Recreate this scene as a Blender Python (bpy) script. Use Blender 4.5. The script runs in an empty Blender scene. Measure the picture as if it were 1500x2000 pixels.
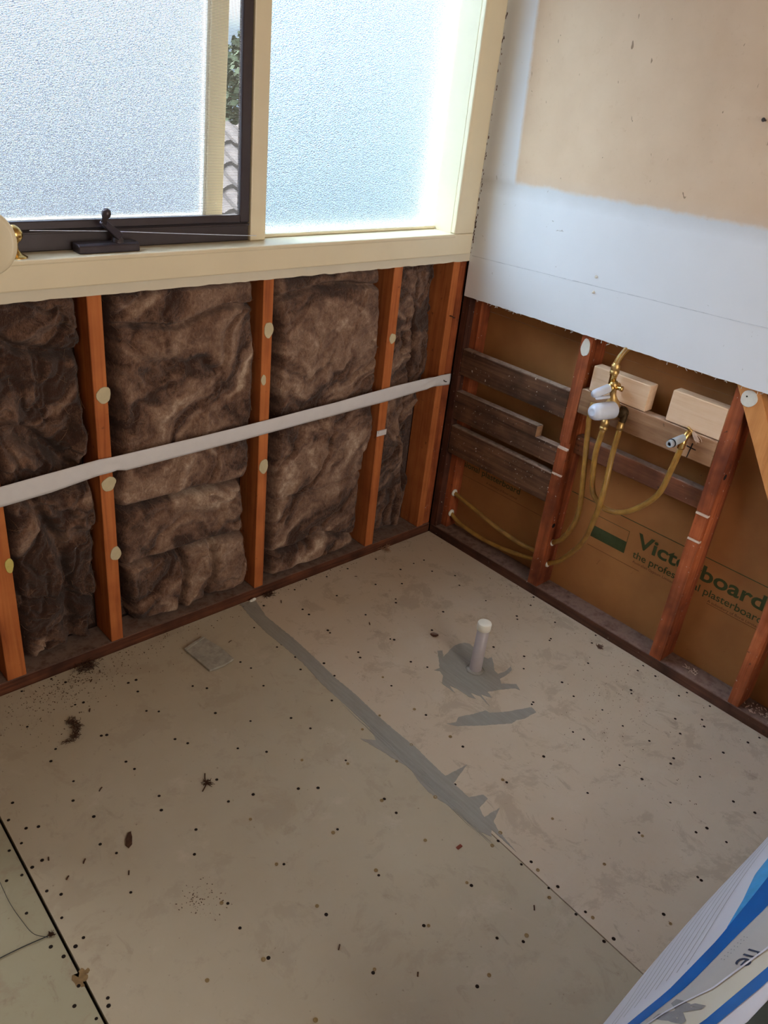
import bpy, bmesh, math, random
import numpy as np
from mathutils import Vector, Matrix, noise as mnoise
R_ = math.radians
C = bpy.context.scene.collection
scene = bpy.context.scene

# ---------------------------------------------------------------- camera
cam_data = bpy.data.cameras.new('camera')
cam = bpy.data.objects.new('camera', cam_data); C.objects.link(cam)
cam.location = (-1.9361946, -1.6695835, 1.43999995)
cam.rotation_euler = (1.0699687, -0.1025345, -0.7373926)
cam_data.sensor_fit = 'VERTICAL'; cam_data.sensor_height = 24.0
cam_data.lens = 1581.207 * 24.0 / 2000.0
cam_data.clip_start = 0.02; cam_data.clip_end = 200
scene.camera = cam

# ---------------------------------------------------------------- world, lights, exposure
scene.view_settings.view_transform = 'Standard'
scene.view_settings.look = 'None'
scene.view_settings.exposure = 0.0
scene.view_settings.gamma = 1.0
scene.view_settings.use_curve_mapping = False
world = bpy.data.worlds.new('sky'); scene.world = world
world.use_nodes = True
wn = world.node_tree.nodes; wl = world.node_tree.links
bg = wn['Background']
tc = wn.new('ShaderNodeTexCoord'); sep = wn.new('ShaderNodeSeparateXYZ')
wl.new(tc.outputs['Generated'], sep.inputs[0])
rmp = wn.new('ShaderNodeValToRGB')          # dim hazy horizon, bright overcast sky above it
e = rmp.color_ramp.elements
e[0].position = 0.0; e[0].color = (0.34, 0.48, 0.62, 1)
e[1].position = 1.0; e[1].color = (0.45, 0.66, 1.0, 1)
for p_, c_ in ((0.02, (0.5, 0.66, 0.82, 1)), (0.10, (2.9, 3.1, 3.2, 1)), (0.22, (2.0, 2.15, 2.3, 1)), (0.45, (1.6, 1.75, 1.9, 1))):
    m_ = e.new(p_); m_.color = c_
wl.new(sep.outputs['Z'], rmp.inputs['Fac']); wl.new(rmp.outputs['Color'], bg.inputs['Color'])
bg.inputs['Strength'].default_value = 1.3

# hazy sun standing high outside the window, behind the obscure glass
sun_d = bpy.data.lights.new('sun', 'SUN'); sun_d.energy = 33; sun_d.angle = math.radians(36); sun_d.color = (0.95, 0.97, 1.0)
sun = bpy.data.objects.new('sun', sun_d); C.objects.link(sun); sun.location = (-3, 4, 6)
sun.rotation_euler = Vector((.37,-.5,-.58)).to_track_quat('-Z', 'Y').to_euler()

def area(name, loc, target, sx, sy, power, col):
    l = bpy.data.lights.new(name, 'AREA'); l.shape = 'RECTANGLE'; l.size = sx; l.size_y = sy
    l.energy = power; l.color = col
    o = bpy.data.objects.new(name, l); C.objects.link(o); o.location = loc
    o.rotation_euler = (Vector(target) - Vector(loc)).to_track_quat('-Z', 'Y').to_euler()
    return o
# added fill lamps behind and above the camera, brightening the room from out of view
area('rear_fill', (-1.05, -3.1, 1.35), (-0.7, 0.0, 0.8), 1.0, 1.7, 35, (1.0, 0.93, 0.84))
area('overhead_fill', (-1.6, -1.9, 2.3), (-1.3, -1.5, 0.0), 0.5, 0.5, 0.3, (1.0, 0.88, 0.74))

# ---------------------------------------------------------------- helpers
def srgb(r, g, b):
    f = lambda c: (c/255/12.92) if c/255 <= .04045 else ((c/255+.055)/1.055)**2.4
    return (f(r), f(g), f(b), 1)

class NT:
    """small node helper"""
    def __init__(s, name, rough=.8, spec=.3):
        s.m = bpy.data.materials.new(name); s.m.use_nodes = True
        s.t = s.m.node_tree; s.n = s.t.nodes; s.l = s.t.links
        s.b = s.n['Principled BSDF']; s.b.inputs['Roughness'].default_value = rough
        s.b.inputs['Specular IOR Level'].default_value = spec
        s.tc = s.n.new('ShaderNodeTexCoord')
        s.geo = None
    def pos(s, scale=(1, 1, 1), rot=(0, 0, 0)):
        g = s.n.new('ShaderNodeNewGeometry')
        mp = s.n.new('ShaderNodeMapping'); mp.inputs['Scale'].default_value = scale; mp.inputs['Rotation'].default_value = rot
        s.l.new(g.outputs['Position'], mp.inputs[0]); return mp.outputs[0]
    def obj(s, scale=(1, 1, 1)):
        mp = s.n.new('ShaderNodeMapping'); mp.inputs['Scale'].default_value = scale
        s.l.new(s.tc.outputs['Object'], mp.inputs[0]); return mp.outputs[0]
    def noise(s, vec, scale, detail=6, rough=.6, dist=0):
        n = s.n.new('ShaderNodeTexNoise'); n.inputs['Scale'].default_value = scale
        n.inputs['Detail'].default_value = detail; n.inputs['Roughness'].default_value = rough
        n.inputs['Distortion'].default_value = dist
        s.l.new(vec, n.inputs['Vector']); return n.outputs['Fac']
    def ramp(s, fac, stops):
        r = s.n.new('ShaderNodeValToRGB'); e = r.color_ramp.elements
        e[0].position, e[0].color = stops[0]; e[1].position, e[1].color = stops[-1]
        for p, c in stops[1:-1]:
            q = e.new(p); q.color = c
        s.l.new(fac, r.inputs['Fac']); return r.outputs['Color']
    def mask(s, fac, a, b):
        return s.ramp(fac, [(a, (0, 0, 0, 1)), (b, (1, 1, 1, 1))])
    def mix(s, fac, a, b, mode='MIX'):
        m = s.n.new('ShaderNodeMix'); m.data_type = 'RGBA'; m.blend_type = mode
        for sock, v in ((m.inputs[0], fac), (m.inputs[6], a), (m.inputs[7], b)):
            if hasattr(v, 'links'): s.l.new(v, sock)
            else: sock.default_value = v
        return m.outputs[2]
    def math(s, op, a, b=0.0):
        m = s.n.new('ShaderNodeMath'); m.operation = op
        for sock, v in ((m.inputs[0], a), (m.inputs[1], b)):
            if hasattr(v, 'links'): s.l.new(v, sock)
            else: sock.default_value = v
        return m.outputs[0]
    def bump(s, h, strength, dist=.002):
        b = s.n.new('ShaderNodeBump'); b.inputs['Strength'].default_value = strength; b.inputs['Distance'].default_value = dist
        s.l.new(h, b.inputs['Height']); s.l.new(b.outputs[0], s.b.inputs['Normal']); return b
    def col(s, c):
        if hasattr(c, 'links'): s.l.new(c, s.b.inputs['Base Color'])
        else: s.b.inputs['Base Color'].default_value = c

M = {}
def plain(name, c, rough=.6, metal=0.0, var=.12, scale=60, bump=.1, spec=.3):
    t = NT(name, rough, spec); t.b.inputs['Metallic'].default_value = metal
    n = t.noise(t.pos(), scale, 4)
    d = tuple(max(0, x*(1-var)) for x in c[:3])+(1,); l = tuple(min(1, x*(1+var)) for x in c[:3])+(1,)
    t.col(t.ramp(n, [(.3, d), (.7, l)]))
    if bump: t.bump(n, bump, .0008)
    M[name] = t.m; return t.m

def wood(name, base, dark, light, axis='z', marks=.5, dust=None, paint=0.0, rough=.75, scale=1.0, knots=0.0):
    """sawn timber: grain runs along one axis; optional dust on top faces, paint crumbs"""
    t = NT(name, rough, .25)
    s = {'z': (60, 60, 2.6), 'x': (2.6, 60, 60), 'y': (60, 2.6, 60)}[axis]
    s = tuple(v*scale for v in s)
    g = t.noise(t.pos(s), 1.0, 6, .65, .6)
    c = t.ramp(g, [(.25, dark), (.5, base), (.78, light)])
    big = t.noise(t.pos(), 7, 3)
    c = t.mix(t.mask(big, .35, .75), c, dark)if marks > .6 else t.mix(.35, c, t.ramp(big, [(.3, dark), (.7, light)]))
    sp = t.noise(t.pos(), 55, 3, .5)
    c = t.mix(t.math('MULTIPLY', t.mask(sp, .68, .76), marks), c, (.03, .018, .012, 1))
    if knots:
        v = t.n.new('ShaderNodeTexVoronoi'); v.inputs['Scale'].default_value = knots
        t.l.new(t.pos((1, 1, .6)), v.inputs['Vector'])
        c = t.mix(t.ramp(v.outputs['Distance'], [(.03, (1, 1, 1, 1)), (.10, (0, 0, 0, 1))]), c, dark)
    if paint:
        pn = t.noise(t.pos(), 90, 5, .6)
        c = t.mix(t.mask(pn, .70-paint*.1, .74-paint*.1), c, srgb(205, 190, 175))
    if dust:
        gm = t.n.new('ShaderNodeNewGeometry'); sp3 = t.n.new('ShaderNodeSeparateXYZ')
        t.l.new(gm.outputs['Normal'], sp3.inputs[0])
        dn = t.noise(t.pos(), 45, 5, .7)
        f = t.math('MULTIPLY', t.mask(sp3.outputs['Z'], .6, .9), t.mask(dn, .22, .55))
        c = t.mix(f, c, dust)
    t.col(c)
    t.bump(g, .35, .0012)
    M[name] = t.m; return t.m

def tag(o, label=None, cat=None, group=None, kind=None):
    if label: o['label'] = label
    if cat: o['category'] = cat
    if group: o['group'] = group
    if kind: o['kind'] = kind
    return o
def empty(name, loc=(0, 0, 0), label=None, cat=None, group=None, kind=None):
    o = bpy.data.objects.new(name, None); C.objects.link(o); o.location = loc; o.empty_display_size = .05
    return tag(o, label, cat, group, kind)
def link(name, me, mat=None, parent=None, smooth=False):
    o = bpy.data.objects.new(name, me); C.objects.link(o)
    if mat is not None and len(me.materials) == 0: me.materials.append(mat)
    if smooth:
        me.polygons.foreach_set('use_smooth', [True]*len(me.polygons))
    if parent is not None:
        o.parent = parent
        if parent.type == 'EMPTY':
            wm = Matrix.Translation(parent.location)
            o.matrix_parent_inverse = wm.inverted()
    return o
def obj(name, bm, mat=None, parent=None, smooth=False):
    me = bpy.data.meshes.new(name); bm.to_mesh(me); bm.free()
    return link(name, me, mat, parent, smooth)
def box_bm(x0, x1, y0, y1, z0, z1, bev=.0015, bm=None, seg=1):
    own = bm is None; b = bmesh.new()
    bmesh.ops.create_cube(b, size=1)
    for v in b.verts:
        v.co = Vector(((x0+x1)/2+v.co.x*(x1-x0), (y0+y1)/2+v.co.y*(y1-y0), (z0+z1)/2+v.co.z*(z1-z0)))
    if bev: bmesh.ops.bevel(b, geom=b.edges[:], offset=bev, segments=seg, affect='EDGES', profile=.5)
    if own: return b
    me = bpy.data.meshes.new('t'); b.to_mesh(me); b.free(); bm.from_mesh(me); bpy.data.meshes.remove(me); return bm
def box(name, x0, x1, y0, y1, z0, z1, mat, parent=None, bev=.0015):
    return obj(name, box_bm(x0, x1, y0, y1, z0, z1, bev), mat, parent)
def prism_bm(pts, axis, a0, a1, bm=None):
    """polygon (u,v) extruded along axis from a0 to a1. axis x: (y,z); y: (x,z); z: (x,y)"""
    bm = bm or bmesh.new()
    def P(u, v, a): return {'x': (a, u, v), 'y': (u, a, v), 'z': (u, v, a)}[axis]
    A = [bm.verts.new(P(u, v, a0)) for u, v in pts]; B = [bm.verts.new(P(u, v, a1)) for u, v in pts]
    n = len(pts); fs = [bm.faces.new(A), bm.faces.new(B[::-1])]
    for i in range(n): fs.append(bm.faces.new((A[i], B[i], B[(i+1) % n], A[(i+1) % n])))
    bmesh.ops.recalc_face_normals(bm, faces=bm.faces)
    return bm
def lathe_bm(prof, origin, direction, seg=32, bm=None):
    """profile list of (dist along axis, radius)"""
    bm = bm or bmesh.new(); d = Vector(direction).normalized(); q = d.to_track_quat('Z', 'Y').to_matrix(); o = Vector(origin)
    rings = []
    for h, r in prof:
        rings.append([bm.verts.new(o+q@Vector((r*math.cos(t), r*math.sin(t), h))) for t in [2*math.pi*k/seg for k in range(seg)]])
    for a, b in zip(rings, rings[1:]):
        for k in range(seg): bm.faces.new((a[k], a[(k+1) % seg], b[(k+1) % seg], b[k]))
    if prof[0][1] > 1e-6: bm.faces.new(rings[0][::-1])
    if prof[-1][1] > 1e-6: bm.faces.new(rings[-1])
    bmesh.ops.recalc_face_normals(bm, faces=bm.faces)
    return bm
def spline(pts, n=12):
    P = [Vector(p) for p in pts]; P = [2*P[0]-P[1]]+P+[2*P[-1]-P[-2]]; out = []
    for i in range(1, len(P)-2):
        for k in range(n):
            t = k/n; a, b, c, d = P[i-1:i+3]
            out.append(.5*((2*b)+(c-a)*t+(2*a-5*b+4*c-d)*t*t+(3*b-a-3*c+d)*t**3))
    out.append(P[-2]); return out
def tube_bm(path, r, seg=12, bm=None, cap=True):
    bm = bm or bmesh.new(); rings = []; up = None
    rr = r if callable(r) else (lambda t: r)
    for i, p in enumerate(path):
        a = path[max(0, i-1)]; b = path[min(len(path)-1, i+1)]; d = (b-a).normalized()
        if up is None: up = d.orthogonal().normalized()
        up = (up-d*up.dot(d)).normalized(); s = d.cross(up)
        R = rr(i/(len(path)-1))
        rings.append([bm.verts.new(p+R*(math.cos(t)*up+math.sin(t)*s)) for t in [2*math.pi*k/seg for k in range(seg)]])
    for a, b in zip(rings, rings[1:]):
        for k in range(seg): bm.faces.new((a[k], a[(k+1) % seg], b[(k+1) % seg], b[k]))
    if cap: bm.faces.new(rings[0][::-1]); bm.faces.new(rings[-1])
    return bm
def blob_pts(cx, cz, rx, rz, seed, n=22, amp=.12):
    rnd = random.Random(seed); ph = [rnd.uniform(0, 6.28) for _ in range(4)]
    out = []
    for k in range(n):
        t = 2*math.pi*k/n; f = 1+amp*(math.sin(2*t+ph[0])*.5+math.sin(3*t+ph[1])*.4+math.sin(5*t+ph[2])*.25+math.sin(9*t+ph[3])*.12)
        out.append((cx+rx*f*math.cos(t), cz+rz*f*math.sin(t)))
    return out

# measured floor positions (metres)
SCREW_DARK = [(-1.454,-0.015),(-1.379,-0.012),(-1.356,-0.044),(-1.371,-0.134),(-1.352,-0.138),(-1.232,-0.135),(-1.211,-0.136),(-1.228,-0.178),(-1.244,-0.253),(-1.221,-0.272),(-1.107,-0.239),(-1.082,-0.267),(-1.113,-0.357),(-1.059,-0.431),(-1.490,-0.141),(-1.367,-0.267),(-1.356,-0.272),(-1.236,-0.377),(-1.219,-0.406),(-1.134,-0.489),(-1.467,-0.246),(-1.490,-0.275),(-1.359,-0.374),(-1.354,-0.405),(-1.475,-0.359),(-1.224,-0.541),(-1.348,-0.506),(-1.498,-0.409),(-1.599,-0.340),(-1.237,-0.609),(-1.183,-0.625),(-1.363,-0.543),(-1.482,-0.474),(-1.622,-0.379),(-1.602,-0.420),(-1.502,-0.546),(-1.331,-0.631),(-1.365,-0.682),(-1.623,-0.450),(-1.628,-0.517),(-1.648,-0.453),(-1.486,-0.585),(-1.607,-0.513),(-1.581,-0.431),(-1.650,-0.522),(-1.677,-0.517),(-1.627,-0.584),(-1.609,-0.607),(-1.505,-0.683),(-1.674,-0.606),(-1.628,-0.654),(-1.666,-0.696),(-1.656,-0.727),(-1.632,-0.722),(-1.614,-0.715),(-1.678,-0.821),(-1.659,-0.863),(-1.634,-0.856),(-1.629,-0.843),(-1.658,-0.793),(-1.093,-0.672),(-1.056,-0.697),(-0.956,-0.812),(-0.961,-0.857),(-1.093,-0.812),(-1.235,-0.812),(-1.372,-0.817),(-1.237,-0.953),(-1.098,-0.951),(-0.963,-1.086),(-1.103,-1.088),(-1.009,-1.195),(-0.974,-1.232),(-1.110,-1.234),(-1.374,-0.955),(-1.242,-1.096),(-1.382,-0.874),(-0.834,-1.048),(-0.840,-1.118),(-0.839,-1.190),(-0.821,-1.200),(-0.818,-1.127),(-0.539,-0.133),(-0.397,-0.250),(-0.410,-0.265),(-0.755,-0.051),(-0.670,-0.131),(-0.670,-0.162),(-0.672,-0.254),(-0.674,-0.267),(-0.839,-0.124),(-0.819,-0.231),(-0.837,-0.233),(-0.821,-0.297),(-0.773,-0.363),(-0.664,-0.381),(-0.675,-0.402),(-0.548,-0.389),(-0.541,-0.398),(-0.570,-0.498),(-0.548,-0.542),(-0.683,-0.540),(-0.841,-0.347),(-0.782,-0.420),(-0.946,-0.266),(-0.959,-0.343),(-0.849,-0.491),(-0.787,-0.507),(-0.686,-0.675),(-0.972,-0.481),(-0.955,-0.538),(-1.086,-0.538),(-0.416,-0.429),(-0.320,-0.383),(-0.161,-0.419),(-0.154,-0.543),(-0.142,-0.531),(-0.322,-0.591),(-0.280,-0.672),(-0.325,-0.707),(-0.690,-0.809),(-0.952,-0.671),(-0.955,-0.229),(-0.530,-0.259),(-0.794,-0.881),(-0.690,-0.951),(-0.302,-0.864),(-0.156,-0.955),(-0.050,-1.042),(-0.282,-0.944),(-0.145,-1.085),(-0.106,-1.149),(-0.086,-1.132),(-0.414,-0.812),(-0.424,-0.815),(-0.289,-1.013),(-0.418,-0.946),(-0.417,-0.979),(-0.279,-1.087),(-0.186,-1.123),(-0.550,-0.953),(-0.417,-1.087),(-0.282,-1.159),(-0.305,-1.164),(-0.284,-1.233),(-0.411,-1.147),(-0.558,-1.090),(-0.420,-1.230),(-0.290,-1.324),(-0.155,-1.229),(-0.064,-1.252),(-0.559,-1.231),(-0.418,-1.323),(-0.450,-1.313),(-0.418,-1.371),(-0.558,-1.376),(-0.559,-1.385),(-0.823,-1.271),(-0.843,-1.262),(-0.847,-1.332),(-0.827,-1.341),(-0.698,-1.376),(-0.016,-1.118),(-0.280,-1.373),(-0.020,-1.263),(-0.013,-0.495),(-0.058,-0.519),(-0.066,-0.622),(-0.145,-0.666),(-0.155,-0.669),(-0.147,-0.803),(-0.013,-0.737),(-0.056,-0.753),(-0.052,-0.910),(-0.281,-0.809),(-0.144,-0.946),(-0.030,-0.955),(-0.018,-0.907),(-0.018,-1.049),(-0.412,-0.034),(-0.499,-0.033),(-0.564,-0.010),(-0.396,-0.154),(-0.321,-0.198),(-0.267,-0.134),(-0.204,-0.132),(-0.159,-0.136),(-0.185,-0.201),(-0.139,-0.263),(-0.169,-0.311),(-0.294,-0.042),(-0.628,-0.035)]
SCREW_BRASS = [(-1.226,-0.678),(-0.964,-0.812),(-1.106,-0.813),(-1.247,-0.803),(-1.381,-0.809),(-1.240,-0.928),(-1.095,-0.939),(-0.854,-1.048),(-0.966,-1.076),(-1.096,-1.094),(-0.959,-1.228),(-1.077,-1.234),(-1.383,-0.952),(-1.236,-1.093),(-1.482,-0.922),(-1.375,-1.096),(-0.856,-1.205),(-0.859,-0.879),(-0.814,-1.037),(-0.688,-1.085),(-0.679,-0.501),(-0.696,-0.642),(-0.691,-0.767),(-0.856,-0.746),(-0.853,-0.617),(-0.790,-0.728),(-0.785,-0.606),(-1.035,-0.609),(-0.961,-0.949),(-0.692,-0.940),(-0.955,-0.682),(-0.561,-1.241),(-0.695,-1.230),(-0.823,-1.149),(-0.822,-1.288),(-0.706,-1.396)]
SEAM = [(-0.761,-0.019),(-0.780,-0.099),(-0.776,-0.225),(-0.779,-0.323),(-0.786,-0.422),(-0.784,-0.513),(-0.789,-0.599),(-0.790,-0.670),(-0.787,-0.741),(-0.793,-0.811),(-0.794,-0.849),(-0.726,-0.856),(-0.795,-0.876),(-0.797,-0.927),(-0.763,-0.942),(-0.765,-0.956),(-0.800,-0.962),(-0.810,-0.986),(-0.762,-0.991),(-0.802,-1.007),(-0.812,-1.027),(-0.825,-1.091),(-0.823,-1.019),(-0.837,-1.031),(-0.847,-1.010),(-0.848,-0.968),(-0.851,-0.920),(-0.857,-0.893),(-0.861,-0.857),(-0.856,-0.819),(-0.845,-0.780),(-0.855,-0.740),(-0.865,-0.692),(-0.878,-0.639),(-0.849,-0.666),(-0.835,-0.620),(-0.833,-0.554),(-0.831,-0.490),(-0.831,-0.426),(-0.820,-0.331),(-0.820,-0.256),(-0.824,-0.163),(-0.819,-0.072),(-0.807,-0.000)]
PATCH = [(-0.472,-0.508),(-0.460,-0.515),(-0.479,-0.537),(-0.437,-0.525),(-0.417,-0.520),(-0.397,-0.521),(-0.379,-0.527),(-0.371,-0.538),(-0.372,-0.558),(-0.382,-0.602),(-0.378,-0.617),(-0.363,-0.619),(-0.380,-0.641),(-0.401,-0.663),(-0.404,-0.679),(-0.380,-0.684),(-0.348,-0.679),(-0.360,-0.692),(-0.389,-0.696),(-0.417,-0.696),(-0.428,-0.712),(-0.395,-0.738),(-0.406,-0.760),(-0.411,-0.747),(-0.449,-0.726),(-0.486,-0.711),(-0.493,-0.734),(-0.503,-0.718),(-0.508,-0.706),(-0.524,-0.753),(-0.516,-0.709),(-0.527,-0.685),(-0.533,-0.711),(-0.543,-0.695),(-0.543,-0.678),(-0.546,-0.651),(-0.553,-0.632),(-0.562,-0.662),(-0.564,-0.629),(-0.563,-0.613),(-0.536,-0.591),(-0.531,-0.574),(-0.542,-0.563),(-0.523,-0.565),(-0.495,-0.535)]
SMEAR = [(-0.665,-0.730),(-0.641,-0.740),(-0.622,-0.730),(-0.581,-0.747),(-0.546,-0.756),(-0.543,-0.769),(-0.501,-0.794),(-0.478,-0.803),(-0.433,-0.822),(-0.439,-0.842),(-0.452,-0.840),(-0.483,-0.839),(-0.505,-0.829),(-0.525,-0.830),(-0.563,-0.807),(-0.598,-0.786),(-0.651,-0.750)]

# ---------------------------------------------------------------- materials
wood('stud_orange', srgb(182, 102, 52), srgb(118, 56, 28), srgb(204, 126, 70), 'z', .5)
wood('stud_red', srgb(168, 87, 46), srgb(92, 42, 24), srgb(206, 124, 78), 'z', .85, paint=.3, rough=.85)
wood('plate_wood', srgb(105, 62, 42), srgb(52, 30, 22), srgb(140, 84, 54), 'x', .8, dust=srgb(126, 104, 92))
wood('plate_wood_y', srgb(92, 56, 42), srgb(44, 27, 21), srgb(118, 76, 56), 'y', .8, dust=srgb(128, 104, 92), paint=.1)
wood('old_batten', srgb(108, 74, 52), srgb(50, 32, 25), srgb(142, 102, 76), 'y', .8, dust=srgb(164, 142, 126), paint=.5, rough=.9)
wood('noggin_red', srgb(134, 82, 56), srgb(72, 42, 30), srgb(158, 104, 74), 'y', .7, dust=srgb(150, 128, 114), paint=.2, rough=.9)
wood('beam_tan', srgb(152, 112, 80), srgb(92, 62, 42), srgb(182, 142, 108), 'y', .6, dust=srgb(180, 152, 130), rough=.85)
wood('new_pine', srgb(226, 192, 158), srgb(204, 160, 122), srgb(236, 208, 180), 'y', .12, rough=.6, knots=5)
wood('brace_wood', srgb(204, 138, 80), srgb(160, 96, 50), srgb(222, 160, 100), 'z', .3, scale=.7)
wood('corner_dark', srgb(86, 48, 34), srgb(42, 24, 18), srgb(116, 66, 44), 'z', .8, paint=.2)
wood('cladding', srgb(50, 32, 24), srgb(28, 18, 14), srgb(66, 44, 34), 'x', .5)
plain('cream_paint', srgb(226, 212, 180), .38, var=.025, scale=9, bump=.06, spec=.5)
plain('cream_wall', srgb(216, 206, 184), .7, var=.03, scale=14, bump=.15)
plain('room_paint', srgb(168, 146, 120), .8, var=.02, scale=4, bump=.02)
plain('bronze', srgb(62, 54, 56), .38, metal=.25, var=.08, scale=30, bump=.04, spec=.5)
plain('winder_bronze', srgb(66, 58, 62), .35, metal=.5, var=.15, scale=60, bump=.1, spec=.5)
plain('brass', srgb(212, 178, 110), .26, metal=1.0, var=.1, scale=80, bump=.05)
plain('dull_brass', srgb(206, 172, 112), .42, metal=.9, var=.2, scale=120, bump=.3)
plain('tarnished', srgb(72, 56, 36), .6, metal=.7, var=.3, scale=120, bump=.4)
plain('glue', srgb(196, 182, 148), .8, var=.06, scale=60, bump=.6)
plain('glue_yellow', srgb(200, 184, 104), .7, var=.1, scale=60, bump=.6)
plain('white_daub', srgb(222, 220, 210), .8, var=.05, scale=120, bump=.8)
plain('strap_white', srgb(212, 208, 208), .75, var=.03, scale=30, bump=.1)
plain('white_plastic', srgb(230, 226, 212), .4, var=.02, scale=30, bump=.05, spec=.5)
plain('grey_plastic', srgb(176, 168, 168), .38, var=.05, scale=22, bump=.05, spec=.5)
plain('cap_plastic', srgb(214, 220, 234), .3, var=.03, scale=40, bump=.03, spec=.5)
M['cap_plastic'].node_tree.nodes['Principled BSDF'].inputs['Subsurface Weight'].default_value = .3
M['cap_plastic'].node_tree.nodes['Principled BSDF'].inputs['Subsurface Radius'].default_value = (.01, .01, .012)
plain('grey_tap_sleeve', srgb(172, 178, 184), .35, var=.05, scale=40, bump=.05, spec=.5)
plain('black_rubber', srgb(24, 24, 30), .5, var=.1)
plain('dark_hole', srgb(26, 17, 13), .9, var=.3)
plain('dirt', srgb(72, 48, 34), .95, var=.4, scale=200)
plain('dry_leaf', srgb(110, 78, 48), .9, var=.3, scale=200)
plain('red_chip', srgb(120, 60, 44), .8)
plain('black_ink', srgb(22, 18, 18), .8)
plain('green_ink', srgb(62, 70, 40), .9, var=.12, scale=60, bump=0)
plain('brown_ink', srgb(92, 58, 32), .9, bump=0)
plain('cut_pale', srgb(214, 190, 172), .85, var=.1, scale=90)
plain('outer_ground', srgb(96, 112, 128), .9)
plain('teal', srgb(40, 150, 150), .5)
plain('nail', srgb(70, 60, 56), .5, metal=.7)
plain('navy_ink', srgb(52, 66, 96), .4, bump=0)
plain('grey_ink', srgb(150, 152, 156), .5, bump=0)
plain('screw_brass', srgb(140, 118, 78), .5, metal=.3)

# pex pipe: translucent amber
t = NT('amber_pipe', .35, .5)
n = t.noise(t.pos(), 30, 3); t.col(t.ramp(n, [(.3, srgb(132, 96, 42)), (.7, srgb(170, 130, 62))]))
t.b.inputs['Subsurface Weight'].default_value = .25; t.b.inputs['Subsurface Radius'].default_value = (.01, .006, .002)
M['amber_pipe'] = t.m

# painted / raw plasterboard of the right wall (raw paper where tiles were once glued)
t = NT('plaster_right', .62, .35)
g = t.n.new('ShaderNodeNewGeometry'); sx = t.n.new('ShaderNodeSeparateXYZ'); t.l.new(g.outputs['Position'], sx.inputs[0])
Y, Z = sx.outputs['Y'], sx.outputs['Z']
wob = t.math('MULTIPLY', t.math('SUBTRACT', t.noise(t.pos(), 22, 5, .7), .5), .02)
zz = t.math('ADD', t.math('ADD', Z, t.math('MULTIPLY', Y, .024)), wob)          # lower boundary of the raw paper
yy = t.math('ADD', t.math('ADD', Y, t.math('MULTIPLY', Z, -.055)), t.math('MULTIPLY', wob, .6))
mz = t.mask(t.math('SUBTRACT', zz, .69), .5, .512)
t_ = t.ramp(t.math('SUBTRACT', zz, .69), [(.500, (0, 0, 0, 1)), (.512, (1, 1, 1, 1))])
m2 = t.ramp(t.math('MULTIPLY', t.math('ADD', yy, .197), -1), [(.0, (0, 0, 0, 1)), (.012, (1, 1, 1, 1))])
raw = t.math('MULTIPLY', t_, m2)
big = t.noise(t.pos(), 5, 4)
paper = t.ramp(big, [(.3, srgb(214, 184, 154)), (.7, srgb(226, 198, 168))])
fine = t.noise(t.pos((1, 1, 1)), 60, 4, .7)
paper = t.mix(t.math('MULTIPLY', t.mask(fine, .60, .72), .18), paper, srgb(190, 150, 118))
paper = t.mix(t.math('MULTIPLY', t.mask(t.noise(t.pos((1, 1, .5)), 46, 2, .5, 1.5), .735, .76), .7), paper, srgb(110, 78, 56))
paint = t.ramp(t.noise(t.pos(), 3, 3), [(.3, srgb(230, 233, 238)), (.7, srgb(238, 240, 244))])
paint = t.mix(t.math('MULTIPLY', t.mask(t.noise(t.pos(), 38, 2, .5, 2), .74, .77), .5), paint, srgb(150, 145, 140))
# feathered filler band along the edge of the raw area
edge = t.ramp(t.math('SUBTRACT', zz, .69), [(.465, (0, 0, 0, 1)), (.5, (1, 1, 1, 1)), (.515, (.3, .3, .3, 1)), (.54, (0, 0, 0, 1))])
paint = t.mix(t.math('MULTIPLY', edge, .35), paint, srgb(190, 186, 182))
paper = t.mix(t.math('MULTIPLY', edge, .5), paper, srgb(214, 200, 186))
t.col(t.mix(raw, paint, paper))
t.l.new(t.math('ADD', t.math('MULTIPLY', raw, .25), .5), t.b.inputs['Roughness'])
t.bump(t.noise(t.pos(), 18, 5, .5), .12, .003)
M['plaster_right'] = t.m

# brown paper back of the next room's plasterboard
t = NT('brown_paper', .7, .3)
c = t.ramp(t.noise(t.pos(), 4, 4), [(.3, srgb(140, 90, 48)), (.7, srgb(164, 112, 62))])
c = t.mix(t.math('MULTIPLY', t.mask(t.noise(t.pos(), 40, 3, .5, 1), .72, .76), .5), c, srgb(80, 46, 26))
t.col(c); t.bump(t.noise(t.pos(), 25, 4), .08, .002); M['brown_paper'] = t.m

# fibre cement floor sheets
def cement(name, a, b, stain):
    t = NT(name, .78, .3)
    c = t.ramp(t.noise(t.pos(), 2.6, 6, .62), [(.3, a), (.7, b)])
    m1 = t.mask(t.noise(t.pos((1, 1, 1)), 9, 8, .72, .4), .53, .60)
    c = t.mix(t.math('MULTIPLY', m1, .33*stain), c, srgb(150, 132, 112))
    m2 = t.mask(t.noise(t.pos((1.6, 1, 1), (0, 0, .6)), 17, 8, .7, .8), .60, .66)
    c = t.mix(t.math('MULTIPLY', m2, .35*stain), c, srgb(140, 124, 106))
    m3 = t.mask(t.noise(t.pos(), 5.5, 8, .7, .3), .58, .66)
    c = t.mix(t.math('MULTIPLY', m3, .25), c, srgb(206, 194, 176))
    sp = t.mask(t.noise(t.pos(), 120, 2, .4), .74, .78)
    c = t.mix(t.math('MULTIPLY', sp, .45), c, srgb(90, 70, 52))
    t.col(c)
    t.bump(t.noise(t.pos(), 90, 5), .12, .0008)
    M[name] = t.m
cement('sheet_right', srgb(190, 173, 151), srgb(201, 185, 164), 1.15)
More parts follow.
